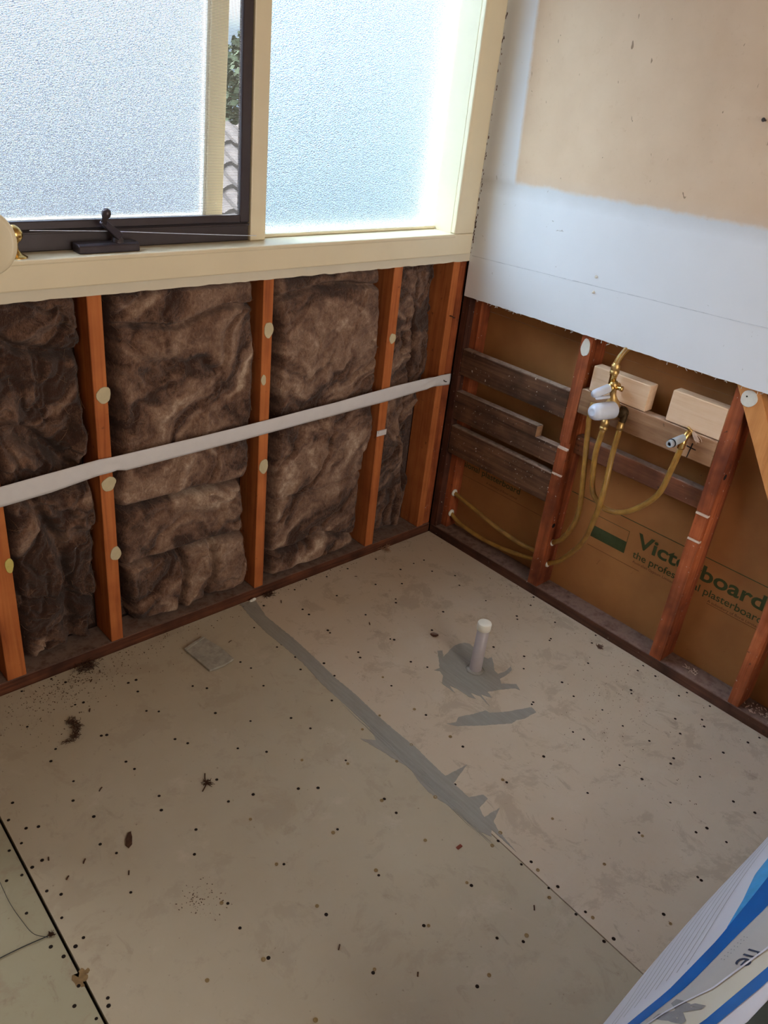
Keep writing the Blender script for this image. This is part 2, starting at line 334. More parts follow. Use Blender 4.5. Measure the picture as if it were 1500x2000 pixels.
cement('sheet_middle', srgb(173, 160, 137), srgb(183, 171, 149), .7)
cement('sheet_left', srgb(158, 150, 124), srgb(168, 162, 138), 1.3)

t = NT('sealant', .55, .4)
c = t.ramp(t.noise(t.pos((9, 1, 1)), 14, 4), [(.3, srgb(140, 136, 126)), (.7, srgb(153, 149, 139))])
t.col(c); t.bump(t.noise(t.pos((70, 3, 1), (0, 0, -.04)), 2, 3), .4, .002); M['sealant'] = t.m

# obscure glass
def frosted(name, rough, bscale, tint):
    m = bpy.data.materials.new(name); m.use_nodes = True; nt = m.node_tree; n = nt.nodes; l = nt.links
    n.remove(n['Principled BSDF']); out = n['Material Output']
    g = n.new('ShaderNodeBsdfGlass'); g.inputs['Roughness'].default_value = rough; g.inputs['IOR'].default_value = 1.45
    g.inputs['Color'].default_value = tint
    tr = n.new('ShaderNodeBsdfTranslucent'); tr.inputs['Color'].default_value = tint
    geo = n.new('ShaderNodeNewGeometry')
    nz = n.new('ShaderNodeTexNoise'); nz.inputs['Scale'].default_value = bscale; nz.inputs['Detail'].default_value = 2
    l.new(geo.outputs['Position'], nz.inputs['Vector'])
    b = n.new('ShaderNodeBump'); b.inputs['Strength'].default_value = .8; b.inputs['Distance'].default_value = .003
    l.new(nz.outputs['Fac'], b.inputs['Height']); l.new(b.outputs[0], g.inputs['Normal']); l.new(b.outputs[0], tr.inputs['Normal'])
    mx = n.new('ShaderNodeMixShader'); mx.inputs[0].default_value = .0
    l.new(g.outputs[0], mx.inputs[1]); l.new(tr.outputs[0], mx.inputs[2]); l.new(mx.outputs[0], out.inputs['Surface'])
    M[name] = m
frosted('frosted', .17, 400, (.82, .925, 1.0, 1))
frosted('frosted_sash', .18, 440, (.84, .91, 1.0, 1))

# insect screen: fine horizontal weave with open gaps
m = bpy.data.materials.new('screen_weave'); m.use_nodes = True; nt = m.node_tree; n = nt.nodes; l = nt.links
geo = n.new('ShaderNodeNewGeometry'); wv = n.new('ShaderNodeTexWave'); wv.bands_direction = 'Z'; wv.inputs['Scale'].default_value = 115
l.new(geo.outputs['Position'], wv.inputs['Vector'])
rp = n.new('ShaderNodeValToRGB'); rp.color_ramp.elements[0].position = .55; rp.color_ramp.elements[1].position = .8
rp.color_ramp.elements[1].color = (.55, .55, .55, 1)
l.new(wv.outputs['Fac'], rp.inputs['Fac'])
tp = n.new('ShaderNodeBsdfTransparent'); mx = n.new('ShaderNodeMixShader')
n['Principled BSDF'].inputs['Base Color'].default_value = srgb(190, 190, 180)
l.new(rp.outputs['Color'], mx.inputs[0]); l.new(tp.outputs[0], mx.inputs[1]); l.new(n['Principled BSDF'].outputs[0], mx.inputs[2])
l.new(mx.outputs[0], n['Material Output'].inputs['Surface']); M['screen_weave'] = m

# ---------------------------------------------------------------- floor
ROOM_X0, ROOM_Y0, CEIL = -2.6, -3.4, 2.4
floor = box('floor', ROOM_X0, .085, ROOM_Y0, .14, -.06, -.014, M['dark_hole'], bev=0); tag(floor, kind='structure')
seamR = lambda y: -.8005 - .0305*(-y)
seamL = lambda y: -1.6235 - .03*(-y)
def sheet(xa, xb, mat, label):
    ys = [-.004]+[-.1*k for k in range(1, 34)]+[ROOM_Y0]
    rnd = random.Random(5)
    L = [((xa(y) if callable(xa) else xa), y) for y in ys]; Rr = [((xb(y) if callable(xb) else xb), y) for y in ys]
    o = obj('floor_sheet', prism_bm(L+Rr[::-1], 'z', -.0135, 0), mat, floor)
    o['label'] = label; return o
sheet(lambda y: seamR(y)+.0013, -.003, M['sheet_right'], 'mottled tan cement sheet under the capped pipe')
sheet(lambda y: seamL(y)+.003, lambda y: seamR(y)-.0013, M['sheet_middle'], 'plain grey-brown cement sheet in the middle of the floor')
sheet(ROOM_X0, lambda y: seamL(y)-.003, M['sheet_left'], 'pale stained cement sheet at the left edge')

def smear(name, pts, h, label, mat='sealant'):
    fine = []
    for (xa, ya), (xb, yb) in zip(pts, pts[1:]+pts[:1]):
        n_ = max(1, int(math.hypot(xb-xa, yb-ya)/.0035))
        for k in range(n_):
            q = Vector((xa+(xb-xa)*k/n_, ya+(yb-ya)*k/n_, 0)); j = mnoise.noise_vector(q*160)*.0016
            fine.append((q.x+j.x, min(q.y+j.y, -.0045)))
    bm = bmesh.new(); vs = [bm.verts.new((x, y, h)) for x, y in fine]; f = bm.faces.new(vs)
    if f.normal.z < 0: f.normal_flip()
    bmesh.ops.triangulate(bm, faces=[f])
    ex = bmesh.ops.extrude_face_region(bm, geom=bm.faces[:])
    for v in [g for g in ex['geom'] if isinstance(g, bmesh.types.BMVert)]: v.co.z = .0001
    bmesh.ops.recalc_face_normals(bm, faces=bm.faces)
    o = obj(name, bm, M[mat], floor); o['label'] = label; return o
smear('sealant_strip', SEAM, .0008, 'long grey sealant smeared along the sheet joint')
smear('sealant_patch', PATCH, .0008, 'ragged grey sealant patch round the capped pipe')
smear('sealant_smear', SMEAR, .0007, 'short grey sealant smear in front of the capped pipe')
# trowel ridges in the sealant strip
bm = bmesh.new()
rnd = random.Random(3)
for k in range(9):
    y0 = -.45-rnd.random()*.25; y1 = -.95-rnd.random()*.12; off = -.02+.0052*k
    pts = [Vector((seamR(y)+off*(.7+.3*math.sin(y*3))-.012+rnd.uniform(-.0008, .0008), y, .0008)) for y in np.linspace(y0, y1, 26)]
    tube_bm(pts, lambda t: .0016*math.sin(math.pi*min(1, max(0, t)))+.0001, 5, bm)
o = obj('trowel_ridges', bm, M['sealant'], floor); tag(o, kind='stuff')
# screw heads: dark recesses and brass heads
def discs(name, pts, r, mat, ring=False, h=.0009, seed=1):
    bm = bmesh.new(); rnd = random.Random(seed)
    for x, y in pts:
        rr = r*rnd.uniform(.8, 1.15)
        if ring: lathe_bm([(0, rr*.98), (h, rr), (h, rr*.62), (h*.3, rr*.45)], (x, y, .0001), (0, 0, 1), 10, bm)
        else: lathe_bm([(0, rr), (h*.5, rr*.9), (h*.4, 0)], (x, y, .0001), (rnd.uniform(-.05, .05), rnd.uniform(-.05, .05), 1), 9, bm)
    o = obj(name, bm, mat, floor); tag(o, kind='stuff'); return o
discs('screw_holes', SCREW_DARK, .0036, M['dark_hole'])
discs('screw_heads', SCREW_BRASS, .0042, M['screw_brass'], True)
# scattered grit near the window wall and on the right
bm = bmesh.new(); rnd = random.Random(11)
def grit(cx, cy, sx, sy, n, r0=.0006, r1=.0022):
    for _ in range(n):
        x, y = rnd.gauss(cx, sx), rnd.gauss(cy, sy)
        if y > -.006 or x > -.006 or x < -2.3: continue
        r = rnd.uniform(r0, r1)*rnd.choice((1, 1, .6)); a = rnd.random()*3
        vs = [bm.verts.new((x+r*kx*math.cos(a)-r*.6*ky*math.sin(a), y+r*kx*math.sin(a)+r*.6*ky*math.cos(a), .0002+r*kz)) for kx, ky, kz in ((1.3, 0, 0), (-1, .9, 0), (-.8, -1, 0), (0, 0, .9))]
        for t3 in ((0, 1, 3), (1, 2, 3), (2, 0, 3)): bm.faces.new([vs[i] for i in t3])
grit(-1.38, -.05, .07, .03, 260); grit(-1.25, -.06, .12, .045, 260); grit(-1.45, -.12, .08, .06, 140); grit(-1.0, -.03, .2, .02, 80)
grit(-.5, -.02, .2, .012, 90); grit(-1.41, -.775, .022, .02, 90, .0008, .002); grit(-.32, -1.05, .1, .12, 160, .0006, .002)
grit(-.18, -.92, .07, .08, 120, .0006, .002); grit(-.9, -.8, .5, .5, 160, .0004, .0012); grit(-.05, -.5, .02, .4, 100)
o = obj('grit', bm, M['dirt'], floor); tag(o, kind='stuff')
# rusty glue stain by the left joint
bm = bmesh.new()
o = None
plain('stain_olive', srgb(128, 104, 70), .85, var=.25, scale=90)
smear('glue_stain', blob_pts(-1.652, -.785, .009, .016, 4, 30, .6), .0004, 'brown glue stain on the left joint', 'stain_olive')
smear('glue_stain', blob_pts(-1.640, -.775, .007, .007, 9, 26, .6), .0003, 'brown glue stain on the left joint', 'stain_olive')

# ---------------------------------------------------------------- rest of the room shell
o = box('wall_left', ROOM_X0-.1, ROOM_X0, ROOM_Y0, .0, 0, CEIL, M['room_paint'], bev=0); tag(o, kind='structure')
o = box('wall_rear', ROOM_X0-.1, .08, ROOM_Y0-.1, ROOM_Y0, 0, CEIL, M['room_paint'], bev=0); tag(o, kind='structure')
o = box('ceiling', ROOM_X0-.1, .1, ROOM_Y0-.1, .14, CEIL, CEIL+.05, M['room_paint'], bev=0); tag(o, kind='structure')

# ---------------------------------------------------------------- window wall (wall_back)
WX0, WX1, WZ0, WZ1 = -2.0, -.112, 1.043, 2.05
rnd = random.Random(2)
def ragged(n0, n1, z, amp, n, along, seed):
    r = random.Random(seed); out = []
    for k in range(n+1):
        u = n0+(n1-n0)*k/n
        out.append((u, z(u)+amp*(mnoise.noise(Vector((u*30, seed, 0)))+.6*mnoise.noise(Vector((u*90, seed, 3))))*1.0))
    return out
bm = bmesh.new()
low = ragged(ROOM_X0, -.012, lambda u: .958, .003, 180, 'x', 1)
prism_bm(low+[(-.012, 1.0), (ROOM_X0, 1.0)], 'y', -.0117, -.0005, bm)
prism_bm([(-.06, 1.0), (-.012, 1.0), (-.012, CEIL), (-.06, CEIL)], 'y', -.0117, -.0005, bm)
prism_bm([(ROOM_X0, WZ1), (-.06, WZ1), (-.06, CEIL), (ROOM_X0, CEIL)], 'y', -.0117, -.0005, bm)
prism_bm([(ROOM_X0, 1.0), (WX0, 1.0), (WX0, WZ1), (ROOM_X0, WZ1)], 'y', -.0117, -.0005, bm)
wall_back = obj('wall_back', bm, M['cream_wall']); tag(wall_back, kind='structure')
box('cladding', ROOM_X0, .08, .093, .11, -.014, 1.0, M['cladding'], wall_back, 0)
bm = bmesh.new(); box_bm(ROOM_X0, WX0-.03, .0, .11, 1.0, CEIL, 0, bm); box_bm(WX1+.03, .08, .0, .11, 1.0, CEIL, 0, bm); box_bm(WX0-.03, WX1+.03, .0, .11, WZ1+.03, CEIL, 0, bm)
obj('wall_framing', bm, M['cladding'], wall_back)
box('bottom_plate', ROOM_X0, .0, .0005, .09, -.0135, .032, M['plate_wood'], wall_back, .002)
box('sill_trimmer', ROOM_X0, .0, .0005, .09, .962, 1.0, M['stud_orange'], wall_back, .002)
def stud(x0, x1, parent, mat, y0=0.0005, z0=.0325, z1=.9615, label=None):
    bm = box_bm(x0, x1, y0, .09, z0, z1, .0015)
    o = obj('stud', bm, M[mat], parent)
    if label: o['label'] = label
    return o
sE = stud(-1.478, -1.432, wall_back, 'stud_orange')
sA = stud(-1.2085, -1.1755, wall_back, 'stud_orange')
sB = stud(-.7545, -.7235, wall_back, 'stud_orange')
sC = stud(-.3105, -.2765, wall_back, 'stud_orange')
sD = stud(-.065, -.036, wall_back, 'stud_orange')
sF = stud(-.0345, -.0005, wall_back, 'stud_red', y0=.004)
stud(-1.93, -1.895, wall_back, 'stud_orange')
def daub_x(cx, cz, rx, rz, seed, parent, mat='glue', t=.0022):
    pts = blob_pts(cx, cz, rx, rz, seed)
    bm = prism_bm(pts, 'y', .0003-t, .0003)
    for f in bm.faces: pass
    bmesh.ops.bevel(bm, geom=[e for e in bm.edges if all(v.co.y < -.001 for v in e.verts)], offset=.0006, segments=1, affect='EDGES')
    o = obj('glue_daub', bm, M[mat], parent); return o
daub_x(-1.186, .728, .0165, .021, 1, sA); daub_x(-1.188, .502, .0185, .0185, 2, sA); daub_x(-1.182, .303, .0135, .021, 3, sA)
daub_x(-.736, .826, .0135, .022, 4, sB); daub_x(-.747, .693, .008, .014, 5, sB); daub_x(-.737, .438, .0155, .021, 6, sB)
daub_x(-.290, .748, .012, .016, 7, sC); daub_x(-1.4375, .357, .009, .021, 8, sE, 'glue_yellow')
# folded scrap of white tape still stuck on the third stud
bm = box_bm(-.3135, -.2735, -.0035, .0, .437, .456, .001); box_bm(-.310, -.277, -.0065, -.0035, .447, .456, .001, bm)
o = obj('tape_scrap', bm, M['strap_white'], wall_back); o['label'] = 'folded scrap of white tape across a stud'
# nails bent out of the corner stud
for i, (x, z) in enumerate(((-.052, .79), (-.047, .58))):
    p = spline([(x, .0, z), (x+.002, -.008, z+.001), (x+.006, -.012, z-.003), (x+.012, -.012, z-.004)], 5)
    obj('bent_nail', tube_bm(p, .0015, 7), M['nail'], sD)

# ---------------------------------------------------------------- window
win = empty('window_1', (-1.0, 0, WZ0)); tag(win, kind='structure')
crm = M['cream_paint']
bm = box_bm(WX0-.06, -.034, -.030, -.012, .984, WZ0, .003, seg=2)
obj('casing', bm, crm, win)
bm = box_bm(-.110, -.034, -.0305, -.012, WZ0+.0005, WZ1+.06, .003, seg=2); obj('casing', bm, crm, win)
bm = box_bm(WX0-.06, WX0, -.0305, -.012, WZ0+.0005, WZ1+.06, .003, seg=2); obj('casing', bm, crm, win)
bm = box_bm(WX0, -.1105, -.0305, -.012, WZ1, WZ1+.06, .003, seg=2); obj('casing', bm, crm, win)
# bead round the inner edge of the casing
bm = box_bm(WX0, WX1-.001, -.036, -.020, WZ0-.008, WZ0+.002, .003, seg=2); obj('bead', bm, crm, win)
bm = box_bm(-.121, -.111, -.036, -.020, WZ0+.003, WZ1, .003, seg=2); obj('bead', bm, crm, win)
obj('sill_board', box_bm(WX0, -.1115, -.0195, .118, WZ0-.02, WZ0, .002), crm, win)
obj('jamb', box_bm(-.1105, -.085, -.0115, .118, WZ0-.02, WZ1, .002), crm, win)
obj('jamb', box_bm(WX0-.02, WX0, -.0115, .16, WZ0-.02, WZ1, .002), crm, win)
obj('head_board', box_bm(WX0, -.1115, -.0115, .16, WZ1, WZ1+.02, .002), crm, win)
obj('mullion', box_bm(-.780, -.736, .026, .085, WZ0+.0005, WZ1-.0005, .003, seg=2), crm, win)
# fixed pane with beads
obj('fixed_pane', box_bm(-.735, -.1125, .064, .068, WZ0+.002, WZ1-.001, 0), M['frosted'], win)['label'] = 'fixed pane of obscure glass'
for a in ((-.735, -.113, .052, .0635, WZ0+.0006, WZ0+.009), (-.735, -.113, .0685, .080, WZ0+.0006, WZ0+.009)):
    obj('glazing_bead', box_bm(*a, .002), crm, win)
# bronze screen frame
br = M['bronze']
obj('bronze_subsill', box_bm(WX0+.001, -.781, .034, .062, WZ0+.0008, 1.0855, .002), br, win)
obj('bronze_lip', box_bm(WX0+.001, -.781, .030, .0335, 1.079, 1.083, .0008), br, win)
sc = obj('screen_frame', box_bm(WX0+.03, -.8075, .030, .046, 1.0865, 1.1035, .002), br, win); sc['label'] = 'dark bronze frame of the insect screen'
obj('screen_stile', box_bm(-.807, -.7815, .030, .046, 1.0865, WZ1-.001, .002), br, sc)
obj('screen_stile', box_bm(WX0+.001, WX0+.0295, .030, .046, 1.0865, WZ1-.001, .002), br, sc)
obj('screen_mesh', box_bm(WX0+.03, -.8075, .0375, .0379, 1.104, WZ1-.002, 0), M['screen_weave'], sc)
# awning sash pushed out at the bottom
hz, hy = 2.0, .085; ang = math.atan(.055)
def tilt(bm):
    for v in bm.verts:
        d = v.co.z-hz; v.co.y = v.co.y + (-d)*math.sin(ang); v.co.z = hz+d*math.cos(ang)
    return bm
sash = obj('awning_sash', tilt(box_bm(-.844, -.797, hy-.012, hy+.018, 1.052, 2.0, .002)), crm, win); sash['label'] = 'cream timber sash pushed open outwards'
obj('sash_rail', tilt(box_bm(WX0+.01, -.8445, hy-.012, hy+.018, 1.052, 1.085, .002)), crm, sash)
obj('sash_pane', tilt(box_bm(WX0+.01, -.8455, hy+.001, hy+.005, 1.0855, 2.0, 0)), M['frosted_sash'], sash)
obj('glass_edge', tilt(box_bm(-.850, -.8445, hy-.008, hy, 1.0855, 2.0, .0005)), M['white_plastic'], sash)
# corner putty blob of the casing joint
# clear line strung across the window
p = spline([(-1.305, .024, 1.088), (-1.15, .018, 1.082), (-1.0, .012, 1.073), (-.85, .012, 1.063), (-.765, .0235, 1.056)], 8)
bm = tube_bm(p, .0008, 6)
o = obj('clear_line', bm, M['cap_plastic']); tag(o, 'thin pale line strung across the foot of the left window, behind the crank', 'cord')

# winder on the sill
w = empty('window_winder', (-1.155, .01, WZ0), 'dark bronze window winder box with a crank arm on the cream sill', 'window winder')
bm = prism_bm([(-.008, 1.0435), (.026, 1.0435), (.026, 1.062), (-.002, 1.062), (-.008, 1.058)], 'x', -1.220, -1.086)
bmesh.ops.bevel(bm, geom=bm.edges[:], offset=.0012, segments=1, affect='EDGES')
obj('winder_body', bm, M['winder_bronze'], w)
bm = lathe_bm([(0, .013), (.004, .0125), (.010, .009), (.016, .0085), (.018, .006)], (-1.128, .008, 1.0615), (-.1, -.1, 1), 20); obj('spindle', bm, M['winder_bronze'], w)
d = Vector((-1.163, -.004, 1.106))-Vector((-1.127, .004, 1.076))
q = d.to_track_quat('X', 'Z').to_matrix()
bm = box_bm(-.003, d.length+.004, -.007, .007, -.0105, .007, .002, seg=2)
for v in bm.verts:
    f = 1-.3*max(0, min(1, v.co.x/d.length)); v.co.y *= f; v.co.z *= f
    v.co = q@v.co+Vector((-1.127, .004, 1.076))
obj('crank_arm', bm, M['winder_bronze'], w, False)
bm = lathe_bm([(-.002, .0062), (.007, .0055), (.010, .0065), (.015, .0092), (.022, .0096), (.028, .0065), (.030, 0)], (-1.163, -.005, 1.104), (.28, -.12, .9), 18); obj('crank_knob', bm, M['winder_bronze'], w, True)

# cream disc on a turned brass foot at the left end of the sill
cx = -1.362
k = empty('pedestal_disc', (cx, .0, WZ0), 'cream round disc with a turned brass foot on the left end of the sill', 'ornament')
prof = [(0.0003, .021), (.003, .0215), (.005, .018), (.009, .011), (.016, .0062), (.026, .0055), (.031, .008), (.034, .0125), (.042, .0165), (.050, .0160), (.057, .011), (.062, .004), (.063, 0)]
obj('brass_foot', lathe_bm(prof, (cx+.016, -.004, WZ0), (0, 0, 1), 30), M['brass'], k, True)
bm = lathe_bm([(0, .058), (.002, .0625), (.006, .064), (.010, .0625), (.012, .055)], (cx-.056, -.030, 1.083), (-.35, -.9, .12), 48); obj('disc', bm, crm, k, True)
bm = tube_bm([Vector((cx+.012, -.006, 1.085)), Vector((cx-.03, -.026, 1.085))], .004, 10); obj('arm', bm, M['brass'], k)

# ---------------------------------------------------------------- right wall
bm = bmesh.new()
n = 260; low = []
for k in range(n+1):
    y = .0-3.4*k/n*1.0
    z = .8525+.0132*(-y)*(1 if y > -1.2 else 1)
    z += .0022*mnoise.noise(Vector((y*25, 0, 7)))+.0016*mnoise.noise(Vector((y*110, 0, 3)))
    low.append((min(y, -.0005)-.0115*(k == 0), z))
prism_bm(low+[(ROOM_Y0, CEIL), (-.012, CEIL)], 'x', -.012, -.0008, bm)
wall_right = obj('wall_right', bm, M['plaster_right']); tag(wall_right, kind='structure')
wall_right.data.materials.append(M['cut_pale'])
# filled paper seam running across the white band
p = [Vector((-.0121, y, .9755+.037*(-y-.03)+.002*mnoise.noise(Vector((y*9, 1, 1))))) for y in np.linspace(-.02, -1.3, 60)]
bm = bmesh.new()
for a, b in zip(p, p[1:]):
    w_ = .0011*(.6+.8*abs(mnoise.noise(a*30)))
    bm.faces.new([bm.verts.new(v) for v in (a+Vector((-.0004, 0, -w_)), b+Vector((-.0004, 0, -w_)), b+Vector((-.0002, 0, w_)), a+Vector((-.0002, 0, w_)))])
plain('filler_grey', srgb(206, 209, 215), .8, bump=0)
o = obj('seam_crack', bm, M['filler_grey'], wall_right)
# pulled nails and plugs in the painted band
for y, z in ((-.461, 1.016), (-.463, .976)):
    bm = lathe_bm([(0, .0042), (.003, .0034), (.006, .0018), (.007, 0)], (-.0118, y, z), (-1, .2, -.4), 9); obj('wall_plug', bm, M['white_daub'], wall_right)
bm = tube_bm(spline([(-.012, -.789, 1.427), (-.022, -.790, 1.428), (-.026, -.790, 1.428)], 3), lambda t: .0022 if t < .8 else .0045, 8); obj('nail', bm, M['nail'], wall_right)
# broken paint and paper flakes down the corner joint
bm = bmesh.new(); rnd = random.Random(8)
for k in range(70):
    z = rnd.uniform(.965, 1.62) if rnd.random() < .55 else rnd.gauss(1.08, .07)
    y = -.0125-rnd.random()*.006; r = rnd.uniform(.001, .004)
    if z < .965: continue
    vs = [bm.verts.new((-.0126, y-r*math.cos(a)*.5, z+r*math.sin(a)*rnd.uniform(.6, 1.8))) for a in (0, 1.2, 2.4, 3.7, 5)]
    bm.faces.new(vs)
o = obj('corner_chips', bm, M['plate_wood'], wall_right); tag(o, kind='stuff')
# paper shreds hanging from the cut edge
bm = bmesh.new()
for k in range(46):
    y = -rnd.uniform(.05, 1.2); z = .8525+.0132*(-y)
    L = rnd.uniform(.002, .009)
    p = [Vector((-.006+rnd.uniform(-.004, .003), y, z+.002)), Vector((-.007, y+rnd.uniform(-.003, .003), z-L*.5)), Vector((-.008+rnd.uniform(-.004, .002), y+rnd.uniform(-.006, .006), z-L))]
    tube_bm(p, .0007, 4, bm)
o = obj('paper_shreds', bm, M['white_daub'], wall_right); tag(o, kind='stuff')

b1 = box('backing_board', .0755, .085, ROOM_Y0, .09, -.0135, .8045, M['brown_paper'], wall_right, 0)
b2 = box('backing_board', .0745, .085, ROOM_Y0, .09, .806, CEIL, M['brown_paper'], wall_right, 0)
box('bottom_plate', .0005, .0745, ROOM_Y0, -.0005, -.0135, .031, M['plate_wood_y'], wall_right, .002)
def rstud(y0, y1, mat='stud_red', x0=.0005, z0=.0315, z1=1.1, name='stud'):
    return obj(name, box_bm(x0, .0745, y0, y1, z0, z1, .0015), M[mat], wall_right)
rstud(-.055, -.004, x0=.0290)
box('corner_strip', .0, .0285, -.029, -.0005, .0315, 1.1, M['corner_dark'], wall_right, .001)
# notched studs: (y,z) profile
def notched(y0, y1, cuts):
    prof = []; x = .0005
    pts = [(.0745, .0315), (x, .0315)]
    for za, zb, dx in cuts: pts += [(x, za), (x+dx, za), (x+dx, zb), (x, zb)]
    pts += [(x, 1.1), (.0745, 1.1)]
    # polygon in (x,z) extruded along y
    o = obj('stud', prism_bm(pts, 'y', y0, y1), M['stud_red'], wall_right); return o
s1 = notched(-.487, -.451, [(.425, .432, .006), (.510, .535, .009)])
s2 = notched(-.942, -.906, [(.425, .512, .010)])
o = box('packer', -.001, .0100, -.941, -.907, .4335, .5035, M['stud_red'], wall_right, .001)
for z in (.4265, .5045): 
    o = box('cut_face', -.0015, .0098, -.9415, -.9065, z, z+.006, M['cut_pale'], wall_right, .0006); o['label'] = 'pale freshly cut face of the notch'
rstud(-1.181, -1.150); rstud(-1.62, -1.585)
# drilled holes and paint spots on the studs
for (y, z, x) in ((-.487, .253, .02), (-.942, .62, .02)):
    bm = lathe_bm([(0, .008), (.0006, .0075), (.0004, 0)], (x, y-.0002, z), (0, -1, 0), 14); obj('drill_hole', bm, M['dark_hole'], s1 if y > -.6 else s2)
# battens let in beside the corner
nb = 'noggin'
def nog(x0, x1, y0, y1, z0, z1, mat, label=None):
    o = obj(nb, box_bm(x0, x1, y0, y1, z0, z1, .0022), M[mat], wall_right)
    if label: o['label'] = label
    return o
nog(.0005, .0285, -.4505, -.030, .601, .687, 'old_batten', 'upper dusty dark batten left of the taps')
bm = prism_bm([(-.0300, .450), (-.4505, .4515), (-.4505, .512), (-.366, .511), (-.366, .5465), (-.0300, .5435)], 'x', .0006, .0280)
o = obj(nb, bm, M['old_batten'], wall_right); o['label'] = 'middle dark batten with a stepped cut right end'
o = box('cut_face', -.0008, .0272, -.3685, -.3662, .512, .5455, M['beam_tan'], wall_right, .0004); o['label'] = 'pale cut end of the batten'
o = box('cut_face', -.0012, .0092, -.486, -.452, .5105, .5165, M['cut_pale'], wall_right, .0006)
nog(.0005, .0285, -.4505, -.030, .325, .424, 'old_batten', 'lower dark batten left of the taps')
o = box('cut_face', -.0012, .0062, -.486, -.452, .4255, .4315, M['cut_pale'], wall_right, .0006)
nog(.0005, .0375, -.690, -.509, .710, .783, 'new_pine', 'new pale pine block behind the shower valve')
nog(.0005, .0375, -.9055, -.752, .711, .795, 'new_pine', 'new pale pine block above the grey threaded stub')
bmn = nog(.0005, .0320, -.9055, -.4875, .636, .7085, 'beam_tan', 'old tan rail under the new pine blocks')
nog(.0300, .0600, -.9055, -.4875, .502, .558, 'noggin_red', 'dusty red-brown rail below the taps')
# diagonal brace
dy, dz = -.15, -.242; L = math.hypot(dy, dz); ux, uz = dy/L, dz/L
a = Vector((0, -.885, .892)); 
t1 = 1.07
pts = [(a.y, a.z), (a.y+ux*t1, a.z+uz*t1), (a.y+ux*t1+uz*.0505*1, a.z+uz*t1-ux*.0505*1), (a.y+uz*.0505, a.z-ux*.0505)]
pts = [(y, max(z, .0318)) for y, z in pts]
bm = prism_bm(pts, 'x', -.0004-.0006, .030)
bmesh.ops.bevel(bm, geom=bm.edges[:], offset=.0012, segments=1, affect='EDGES')
brace = obj('diagonal_brace', bm, M['brace_wood'], wall_right); brace['label'] = 'light orange diagonal brace at the right edge'
def daub_r(cy, cz, ry, rz, seed, parent, mat, x=-.0002, t=.0024, amp=.1):
    pts = blob_pts(cy, cz, ry, rz, seed, 24, amp)
    bm = prism_bm(pts, 'x', x-t, x)
    bmesh.ops.bevel(bm, geom=[e for e in bm.edges if all(v.co.x < x-.001 for v in e.verts)], offset=.0007, segments=1, affect='EDGES')
    return obj('glue_daub', bm, M[mat], parent)
daub_r(-.469, .822, .0135, .026, 3, s1, 'white_daub', x=.0005); daub_r(-.944, .838, .0205, .0205, 5, brace, 'white_daub', x=-.0009, amp=.05)
obj('nail_hole', lathe_bm([(0, .0022), (.0004, .002), (.0003, 0)], (-.0034, -.938, .842), (-1, 0, 0), 10), M['dark_hole'], brace)
# white sealing collars where pipes pass the studs
for (x, y, z, r) in ((.034, -.4872, .188, .0085), (.034, -.4872, .108, .0085), (.040, -.0555, .169, .010), (.040, -.0555, .088, .010)):
    bm = lathe_bm([(0, r*1.25), (.003, r*1.35), (.006, r*1.1), (.007, r*.9)], (x, y+.0002, z), (0, -1, 0), 14)
    for v in bm.verts: v.co += Vector((0, 0, .0015*mnoise.noise(v.co*200)))
    obj('sealing_collar', bm, M['white_daub'], wall_right, True)
# shavings and straw on the bottom plate
bm = bmesh.new()
for k in range(60):
    y = rnd.gauss(-1.24, .03); x = rnd.uniform(.012, .06); a_ = rnd.random()*6; r = rnd.uniform(.002, .006)
    p = [Vector((x+r*t*math.cos(a_+t*3), y+r*t*math.sin(a_+t*3), .0325+.002*k/60+.0012*t)) for t in (-1, -.4, .2, .8)]
    tube_bm(p, .0009, 4, bm)
for k in range(16):
    y = rnd.gauss(-1.02, .014); x = rnd.uniform(.03, .05); a_ = rnd.gauss(1.0, .7); r = rnd.uniform(.004, .013)
    tube_bm([Vector((x-r*math.cos(a_), y-r*math.sin(a_), .032)), Vector((x+r*math.cos(a_), y+r*math.sin(a_), .0335))], .0007, 4, bm)
o = obj('wood_shavings', bm, M['cut_pale']); tag(o, 'pale wood shavings and straw bits on the bottom plate of the right wall', 'shavings', kind='stuff')

# ---- printing on the paper of the backing board
def text_mesh(txt, bold=0.0):
    cu = bpy.data.curves.new('t', 'FONT'); cu.body = txt; cu.size = 1; cu.offset = bold; cu.resolution_u = 4
    o = bpy.data.objects.new('t', cu); C.objects.link(o); bpy.context.view_layer.update()
    me = bpy.data.meshes.new_from_object(o.evaluated_get(bpy.context.evaluated_depsgraph_get()))
    bpy.data.objects.remove(o); bpy.data.curves.remove(cu); return me
def board_text(name, txt, y0, y1, zb, height, cap, mat, bold=0.0, slope=0.0):
    me = text_mesh(txt, bold); co = np.array([v.co[:] for v in me.vertices]); 
    x0, x1 = co[:, 0].min(), co[:, 0].max(); s = height/cap
    for v in me.vertices:
        u = (v.co.x-x0)/(x1-x0); y = y0+(y1-y0)*u
        v.co = Vector((.0752, y, zb+v.co.y*s+slope*u))
    o = link(name, me, M[mat], b1); return o
board_text('lettering', 'Victorboard', -.738, -1.128, .2905, .0445, .69, 'green_ink', .022)
board_text('lettering', 'the professional plasterboard', -.737, -1.137, .2525, .024, .74, 'green_ink', .008)
board_text('lettering', 'Australian Gypsum Limited', -.742, -.878, .236, .0085, .7, 'brown_ink')
board_text('lettering', 'A subsidiary of Boral Limited', -.985, -1.135, .236, .0085, .7, 'brown_ink')
board_text('lettering', 'the professional plasterboard', .09, -.302, .262, .0225, .74, 'green_ink', .008)
